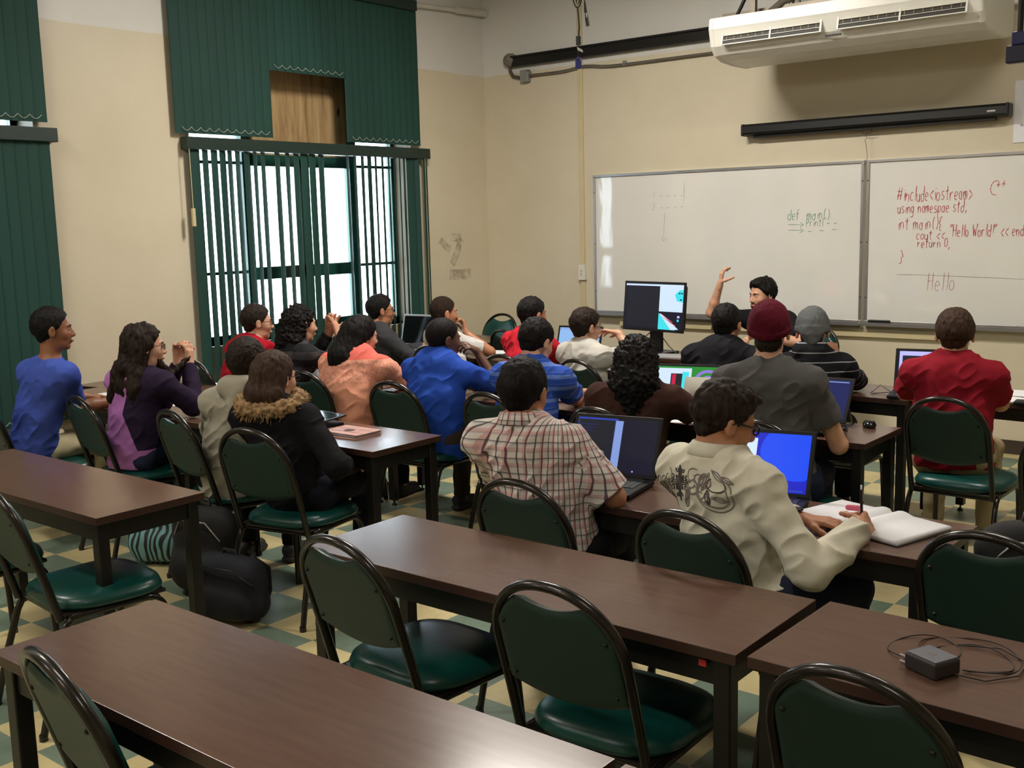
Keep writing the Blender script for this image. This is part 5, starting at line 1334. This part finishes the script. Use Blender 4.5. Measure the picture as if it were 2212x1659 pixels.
# open notebook on the second table
nb = thing('open_notebook', 'open white notebook under the hand of the embroidered shirt', 'notebook', (-1.285, 3.395, TH), -.30)
def pages(sign):
    vs = []; k = 14; w_, d_ = .215, .27
    for s_ in (0, 1):
        for i in range(k+1):
            t = i/k; z = .004+(.016+.010*math.sin(min(1, t*3)*math.pi))*(1-.15*t) if s_ else .002
            if s_ == 1 and t == 0: z = .008
            for j in (0, 1): vs.append((sign*t*w_, (j-.5)*d_, z))
    fs = []; b0 = 2*(k+1)
    for i in range(k):
        a = 2*i; fs += [(a, a+1, a+3, a+2), (b0+a, b0+a+2, b0+a+3, b0+a+1), (a, a+2, b0+a+2, b0+a), (a+1, b0+a+1, b0+a+3, a+3)]
    fs.append((2*k, 2*k+1, b0+2*k+1, b0+2*k)); return MB().add(vs, fs, 0, True)
pages(1).obj('page_block', M_PAPER, nb); pages(-1).obj('page_block', M_PAPER, nb)
MB().box(-.22, .22, -.139, .139, 0, .002).obj('cover', M_LAP, nb)
er_ = SDF(.002).cap((-.018, 0, .0), (.018, 0, 0), .0095, k=.002); eo = er_.mesh('eraser', mat('pink_rubber', srgb(206, 92, 122), .6)); eo.location = (-1.350, 3.440, TH+.036); eo.rotation_euler = (0, 0, .3)
tag(eo, 'small pink eraser lying on the open notebook page', 'eraser')
pn = thing('mechanical_pencil', 'black pencil held upright over the open notebook', 'pencil', (-1.262, 3.285, TH+.026)); pn.rotation_euler = (.16, .03, 0)
MB().lathe([(0, -.0), (.0012, .0), (.004, .016), (.0045, .02), (.0045, .12), (.003, .124)], 10).obj('barrel', M_BLK, pn); MB().lathe([(.003, .124), (.0035, .128), (.003, .138), (0, .139)], 10).obj('cap', M_PAPER, pn)
MB().box(.004, .006, -.0015, .0015, .085, .122).obj('clip', M_ALU, pn)
# watch of the writer
wt = embro['arms'][-1]; Wp = wt[2]; fd = unit(wt[2]-wt[1]); n1 = unit(np.cross(fd, A(0, 0, 1))); n2 = np.cross(n1, fd)
c0 = Wp-fd*.015; wo = MB().tube([tuple(c0+n1*.030*math.cos(a)+n2*.027*math.sin(a)-embro['org']) for a in [math.pi*2*k/20 for k in range(20)]], .004, 8, closed=True, ry=.011)
wo = wo.obj('watch_strap', M_BLK, embro['root']); MB().lathe([(0, .006), (.017, .005), (.019, 0)], 16, T(*(c0+n2*.030-embro['org']))).obj('watch_dial', M_LAP, wo)
# notebook of the striped shirt, folded open, and sheets
sb = thing('spiral_notebook', 'notebook with dark cover under the arm of the striped shirt', 'notebook', (-3.72, 4.93, TH), .45)
MB().box(-.13, .13, -.16, .16, 0, .006).obj('cover', M_LAP, sb); MB().box(-.127, .127, -.157, .157, .006, .020).obj('page_block', M_PAPER, sb, bev=.003)
paper('white sheet propped upright before the green and lilac laptop', -2.66, 4.95, .1)
sh_ = bpy.data.objects[-1] if False else None
def upright(label, x, y, rz, w, h, lean):
    m = MB(); k = 8
    vs = []
    for s_ in (0, .0015):
        for i in range(k+1):
            t = i/k; vs += [((t-.5)*w, .03*math.sin(t*math.pi)+s_, 0), ((t-.5)*w, .03*math.sin(t*math.pi)*.6+lean*h+s_, h)]
    b0 = 2*(k+1); fs = []
    for i in range(k):
        a = 2*i; fs += [(a, a+2, a+3, a+1), (b0+a, b0+a+1, b0+a+3, b0+a+2), (a+1, a+3, b0+a+3, b0+a+1), (a, b0+a, b0+a+2, a+2)]
    fs += [(0, 1, b0+1, b0), (2*k, b0+2*k, b0+2*k+1, 2*k+1)]
    return tag(m.add(vs, fs, 0, True).obj('paper_sheet', mat('grey_paper', srgb(178, 174, 162), .8), loc=(x, y, TH+.0005), rot=(0, 0, rz)), label, 'paper')
upright('large pale sheet standing between curly hair and dark grey shirt', -2.655, 4.78, .12, .27, .20, .35)
paper('white sheet on the table by the elbow of the woman in brown', -2.70, 4.69, .3, .21, .12)
paper('stack of loose papers right of the white shirt', -5.46, 6.44, .25, .30, .21, n=6, curl=.004)
paper('white sheet at the left end of the same table', -5.72, 6.40, -.1, .2, .2)
paper('white sheet in front of the purple hoodie', -5.47, 3.66, .4, .216, .2, n=2)
paper('small white sheet on the table between blue shirt and purple hoodie', -6.25, 3.60, .2, .12, .12)
paper('white sheet at the far right table edge', -1.62, 6.34, .1, .3, .22, n=3)
paper('folded white sheet on the table nearest the right whiteboard', -1.50, 6.12, -.2, .28, .16, n=2)
tag(MB().box(-.09, .09, -.05, .05, 0, .018).obj('phone_case', M_LAP, loc=(-1.42, 6.02, TH), rot=(0, 0, .1), bev=.008), 'black case lying on the right table beside papers', 'case')
dd = thing('folded_glasses', 'pair of folded glasses left of the bright laptop', 'glasses', (-2.19, 5.98, TH), .3)
MB().tube([(-.07, .0, .002), (-.02, .05, .045), (.03, .03, .012), (.06, .0, .003)], .0022, 6).tube([(-.06, .0, .002), (.05, .015, .010)], .0022, 6).obj('frame', M_DARKM, dd)
pb = thing('pencil_case', 'open spectacle case with orange pencil beside the dark grey jacket', 'case', (-5.72, 6.14, TH), .2)
MB().box(-.09, .09, -.035, .035, 0, .03).obj('box', M_LAP, pb, bev=.01); MB().tube([(-.02, 0, .04), (.02, .02, .13)], .006, 8).obj('orange_pencil', mat('orange', srgb(226, 110, 30), .5), pb)
# mouse and cable bundle
ms = SDF(.003).ell((0, 0, .012), (.031, .050, .024), k=.005, clip=[((0, 0, .001), (0, 0, -1))])
mo_ = ms.mesh('mouse', mat('glossy_black', srgb(20, 20, 22), .15, vary=0)); mo_.location = (-1.895, 5.0, TH); mo_.rotation_euler = (0, 0, .5)
tag(mo_, 'glossy black computer mouse near the table corner', 'mouse')
bc = MB(); random.seed(5)
for q in range(5):
    bc.tube([(.045*math.cos(a+q)*(1+.1*q)*.8, .035*math.sin(a)+q*.004, .008+.006*q+.01*math.sin(a*1.5+q)) for a in [math.pi*2*k/24 for k in range(24)]], .0028, 6, closed=True)
tag(bc.obj('cable_bundle', M_BLK, loc=(-1.955, 4.79, TH+.004)), 'tangled black cable bundle between laptop and mouse', 'cable')
# tablet and pink case
tb = thing('tablet_computer', 'black tablet propped up and reflecting the window', 'tablet', (-4.30, 3.62, TH), -.10)
Mt = T(0, -.085, .022) @ Matrix.Rotation(.10, 4, 'X')
MB().box(-.15, .15, 0, .20, 0, .010, 0, Mt).obj('body', M_BLK, tb, bev=.004); MB().box(-.138, .138, .010, .19, .010, .0104, 0, Mt).obj('display', M_OFF, tb)
MB().box(-.145, .145, -.095, .10, 0, .012).obj('keyboard_cover', M_LAP, tb, bev=.004)
pk = thing('tablet_case', 'closed pink tablet folio with round cut-out on the table', 'tablet case', (-3.925, 3.545, TH), .02)
PINK = mat('pink_leather', srgb(206, 160, 150), .42, bstr=.2, bscale=300)
MB().box(-.125, .125, -.095, .095, 0, .003).obj('back_cover', PINK, pk, bev=.001); MB().box(-.12, .12, -.085, .09, .004, .013).obj('device', M_SILV, pk, bev=.003); MB().box(-.125, .125, -.080, .095, .014, .019).obj('front_cover', PINK, pk, bev=.002)
MB().lathe([(.0, .0195), (.028, .0195)], 24, T(-.005, .0, 0)).obj('round_window', mat('maroon_leather', srgb(70, 30, 34), .5), pk)
s_ = MB(); s_.box(-.12, .12, -.034, -.032, .0190, .0196).box(-.12, -.035, .032, .034, .019, .0196).box(.03, .12, .032, .034, .019, .0196); s_.obj('seam', MATS['maroon_leather'], pk)
# charger with coiled cable
ch = thing('power_adapter', 'square grey power adapter with thin coiled cable on the near right table', 'power adapter', (-.735, 2.345, TH), -.42)
MB().box(-.045, .045, -.040, .040, 0, .040).obj('brick', mat('adapter_dark', srgb(44, 38, 38), .45), ch, bev=.008, seg=3)
MB().box(-.040, .040, -.035, .035, .0395, .0412).obj('top_plate', mat('adapter_grey', srgb(98, 98, 106), .5), ch, bev=.002); MB().box(-.008, .008, -.004, .004, .0412, .0416).obj('emblem', M_GREYP, ch)
for z in (.010, .024): MB().box(-.062, -.044, -.036, -.034 + .006, z, z+.002).obj('prong', M_ALU, ch)
cb = MB()
def loop(cx, cy, rx, ry, a0, a1, z0=.003, ph=0, n=30): return [(cx+rx*math.cos(D(a0+(a1-a0)*i/n)+ph), cy+ry*math.sin(D(a0+(a1-a0)*i/n)), z0+.004*math.sin(i*.5)) for i in range(n+1)]
cb.tube(loop(-.095, .08, .075, .085, -60, 300)+loop(-.02, .14, .115, .10, 250, -60)+loop(.0, .13, .09, .075, -60, 250)+[(-.09, .06, .006), (-.07, -.02, .004), (-.046, -.005, .008)], .0019, 6)
cb.tube([(-.07, .16, .004), (.0, .22, .008), (.08, .21, .004), (.12, .13, .006), (.10, .05, .004), (.045, .02, .006)], .0019, 6)
cb.obj('cable', mat('brown_cable', srgb(50, 34, 28), .6), ch)

# ------------------------------------------------------------------ fur collar, embroidery
FUR = mat('brown_fur', srgb(150, 120, 84), .9, vary=.45, nscale=60)
def fur(info):
    Nb, F_, R_ = info['Nb'], info['F'], info['Rt']; org = info['org']; s = SDF(.006); U = A(0, 0, 1); P_ = []
    for k in range(19):
        a = math.pi*2*k/18; P_.append(Nb+U*(.035-.022*math.cos(a))+R_*.135*math.sin(a)-F_*(.105*math.cos(a)+.005))
    for a_, b_ in zip(P_, P_[1:]): s.cap(a_, b_, .034, k=.02)
    o = s.mesh('fur_collar', FUR, info['root'], org, disp=lambda V, N: N*(.012*vnoise(V, (70, 70, 70)))[:, None])
    mb = MB(); rnd = random.Random(4)
    for i in range(900):
        t = rnd.random()*18; k = int(t); f = t-k; c = P_[k]*(1-f)+P_[k+1]*f; tg = unit(P_[k+1]-P_[k]); n1 = unit(np.cross(tg, U)); th = rnd.uniform(0, 6.283)
        d = unit(n1*math.cos(th)+U*math.sin(th)+tg*rnd.uniform(-.5, .5)-U*.25); b = c+d*.028; e = b+d*rnd.uniform(.018, .036)-U*rnd.uniform(0, .012)
        mb.tube([tuple(b-org), tuple((b+e)/2-org), tuple(e-org)], [.0028, .002, .0006], 4, caps=False)
    h_ = mb.obj('fur_hair', FUR, o); h_['kind'] = 'stuff'
fur(coat)
def embroider(info):
    from mathutils.bvhtree import BVHTree
    me = info['shirt'].data; vs = [v.co.copy() for v in me.vertices]; bv = BVHTree.FromPolygons(vs, [tuple(p.vertices) for p in me.polygons])
    Nb, F_, R_, org = info['Nb'], info['F'], info['Rt'], info['org']; U = A(0, 0, 1); C0 = Nb-U*.115-org
    ln = unit(F_*-1.0+U*.55)   # outward from the upper back
    upv = unit(U-ln*(U@ln))
    mb = MB()
    def st(pts, r=.0022, mi=0):
        out = []
        for (u, v) in pts:
            o = Vector(C0+R_*u+upv*v+ln*.5); h_ = bv.ray_cast(o, Vector(-ln))
            if h_[0] is None: 
                if len(out) > 1: mb.tube(out, r, 5, mi=mi)
                out = []; continue
            out.append(tuple(h_[0]+Vector(ln)*.0012))
        if len(out) > 1: mb.tube(out, r, 5, mi=mi)
    def spiral(cx, cy, r0, a0, turns, dirn=1, r=.0022, mi=0, n=22): st([(cx+r0*(1-.8*i/n)*math.cos(a0+dirn*2*math.pi*turns*i/n), cy+r0*(1-.8*i/n)*math.sin(a0+dirn*2*math.pi*turns*i/n)) for i in range(n+1)], r, mi)
    def leaf(x, y, a, L, w, mi=0):
        for s_ in (-1, 0, 1): st([(x+math.cos(a)*L*t-math.sin(a)*s_*w*math.sin(math.pi*t), y+math.sin(a)*L*t+math.cos(a)*s_*w*math.sin(math.pi*t)) for t in [k/8 for k in range(9)]], .0019, mi)
    cx = -.068
    for k in range(8):
        a = k*math.pi/4; L = .050 if k % 2 == 0 else .028
        leaf(cx, .0, a+.05, L, .006, 0)
        if k % 2 == 0:
            for s_ in (-1, 1): spiral(cx+math.cos(a)*.036-math.sin(a)*s_*.012, math.sin(a)*.036+math.cos(a)*s_*.012, .009, a+s_*1.2, .8, s_)
    for i in range(10):
        t = i/9; x = cx+.060+t*.062; spiral(x, .024*math.sin(i*1.9), .020+.006*math.sin(i), i*1.1, .95, 1 if i % 2 else -1, .0020, 1)
        x = cx-.055-t*.060; spiral(x, -.008+.024*math.sin(i*1.6)-t*.015, .019+.006*math.sin(i), i*1.3, .95, -1 if i % 2 else 1, .0020, 1)
    for (x, y) in ((cx+.045, -.055), (cx-.065, -.050)):
        spiral(x, y, .016, 1.2, 1.2, 1, .0026, 1); leaf(x, y+.045, -1.55, .05, .010, 1); leaf(x+.02, y+.045, -2.2, .04, .008, 1)
    st([(.075+.052*math.cos(a), -.012+.036*math.sin(a)) for a in [math.pi*(.85+1.35*k/20) for k in range(21)]], .0026, 1)
    st([(.080+.060*math.cos(a), -.006+.052*math.sin(a)) for a in [math.pi*(.75+1.5*k/24) for k in range(25)]], .0024, 1)
    st([(.085+.035*math.cos(a), .012+.020*math.sin(a)) for a in [math.pi*(.7+1.5*k/20) for k in range(21)]], .0022, 0)
    leaf(.055, .045, -1.9, .06, .009, 1); leaf(.06, .055, -.5, .06, .008, 1); leaf(.10, .040, -.2, .045, .007, 1); leaf(.055, -.005, -1.2, .045, .009, 0); leaf(.08, -.025, .1, .045, .006, 1)
    mb.obj('embroidery', [mat('thread_dark', srgb(78, 70, 68), .8), mat('thread_grey', srgb(136, 126, 122), .8)], info['shirt'])
embroider(embro)

# ------------------------------------------------------------------ bags
def zebra():
    m, nt, bs = nmat('zebra_print'); w = node(nt, 'ShaderNodeTexWave'); w.inputs['Scale'].default_value = 9; w.inputs['Distortion'].default_value = 7; w.inputs['Detail'].default_value = 1; w.inputs['Detail Scale'].default_value = 1.3
    nt.links.new(coords(nt, 'Object', (1, 1, .6)), w.inputs['Vector']); nt.links.new(ramp(nt, w.outputs[1], [(.45, srgb(24, 28, 30)), (.52, srgb(110, 158, 160))]), bs.inputs['Base Color']); bs.inputs['Roughness'].default_value = .7; return m
def bag(name, label, loc, rz, w, d, h, m, trim, cat='backpack'):
    r = thing(name, label, cat, loc, rz); s = SDF(.009); q = d/w
    s.cap((-w*.20, 0, h*.30), (w*.20, 0, h*.30), h*.30, k=.05, q=min(1, d/h*1.5), ax=(0, 1, 0), clip=[((0, 0, .004), (0, 0, -1))]); s.cap((-w*.22, 0, h*.72), (w*.22, 0, h*.72), h*.27, k=.06, q=min(1, d/h*1.3), ax=(0, 1, 0))
    s.cap((-w*.2, -d*.38, h*.28), (w*.2, -d*.38, h*.28), h*.20, k=.03, q=.5, ax=(0, 1, 0), clip=[((0, 0, .004), (0, 0, -1))])
    s.mesh('bag_body', m, r, (0, 0, 0), disp=lambda V, N: N*(.008*vnoise(V, (9, 9, 12)))[:, None])
    MB().tube([(-.04, 0, h*.97), (-.035, 0, h*1.06), (.035, 0, h*1.06), (.04, 0, h*.97)], .008, 8).obj('handle', trim, r)
    for sx in (-1, 1): MB().tube([(sx*w*.14, d*.30, h*.92), (sx*w*.18, d*.62, h*.7), (sx*w*.19, d*.60, h*.35), (sx*w*.2, d*.35, h*.08)], .010, 8, ry=.022).obj('strap', trim, r)
    MB().tube([(-w*.36, -d*.30, h*.66), (-w*.2, -d*.42, h*.86), (w*.2, -d*.42, h*.86), (w*.36, -d*.30, h*.66)], .004, 6).obj('zipper', M_ALU if trim is M_BLK else M_BLK, r)
    return r
M_BAGB = mat('black_nylon', srgb(22, 20, 21), .8, bstr=.4, bscale=300); M_BAGN = mat('navy_nylon', srgb(22, 23, 34), .8, bstr=.4, bscale=300)
bag('zebra_backpack', 'teal zebra striped backpack on the floor under the left tables', (-4.98, 3.12, 0), .5, .32, .16, .40, zebra(), M_BAGN)
bag('black_backpack', 'black backpack standing on the floor beneath the grey hoodie', (-4.36, 2.98, 0), .2, .40, .20, .44, M_BAGB, M_BLK)
bag('navy_bag', 'dark navy bag on the floor under the fur collar coat', (-3.98, 2.84, 0), .15, .52, .22, .30, M_BAGN, M_BAGB, 'bag')
bag('black_backpack', 'black backpack leaning at the right edge beyond the notebook table', (-.78, 3.42, .48), .4, .36, .2, .34, M_BAGB, M_BLK)
tag(MB().tube([(-4.6+.16*i, 3.95+.05*i+.05*math.sin(i*.8), .006) for i in range(12)], .005, 6).obj('floor_cable', M_CHAIN), 'thin white cable running over the floor under the tables', 'cable')
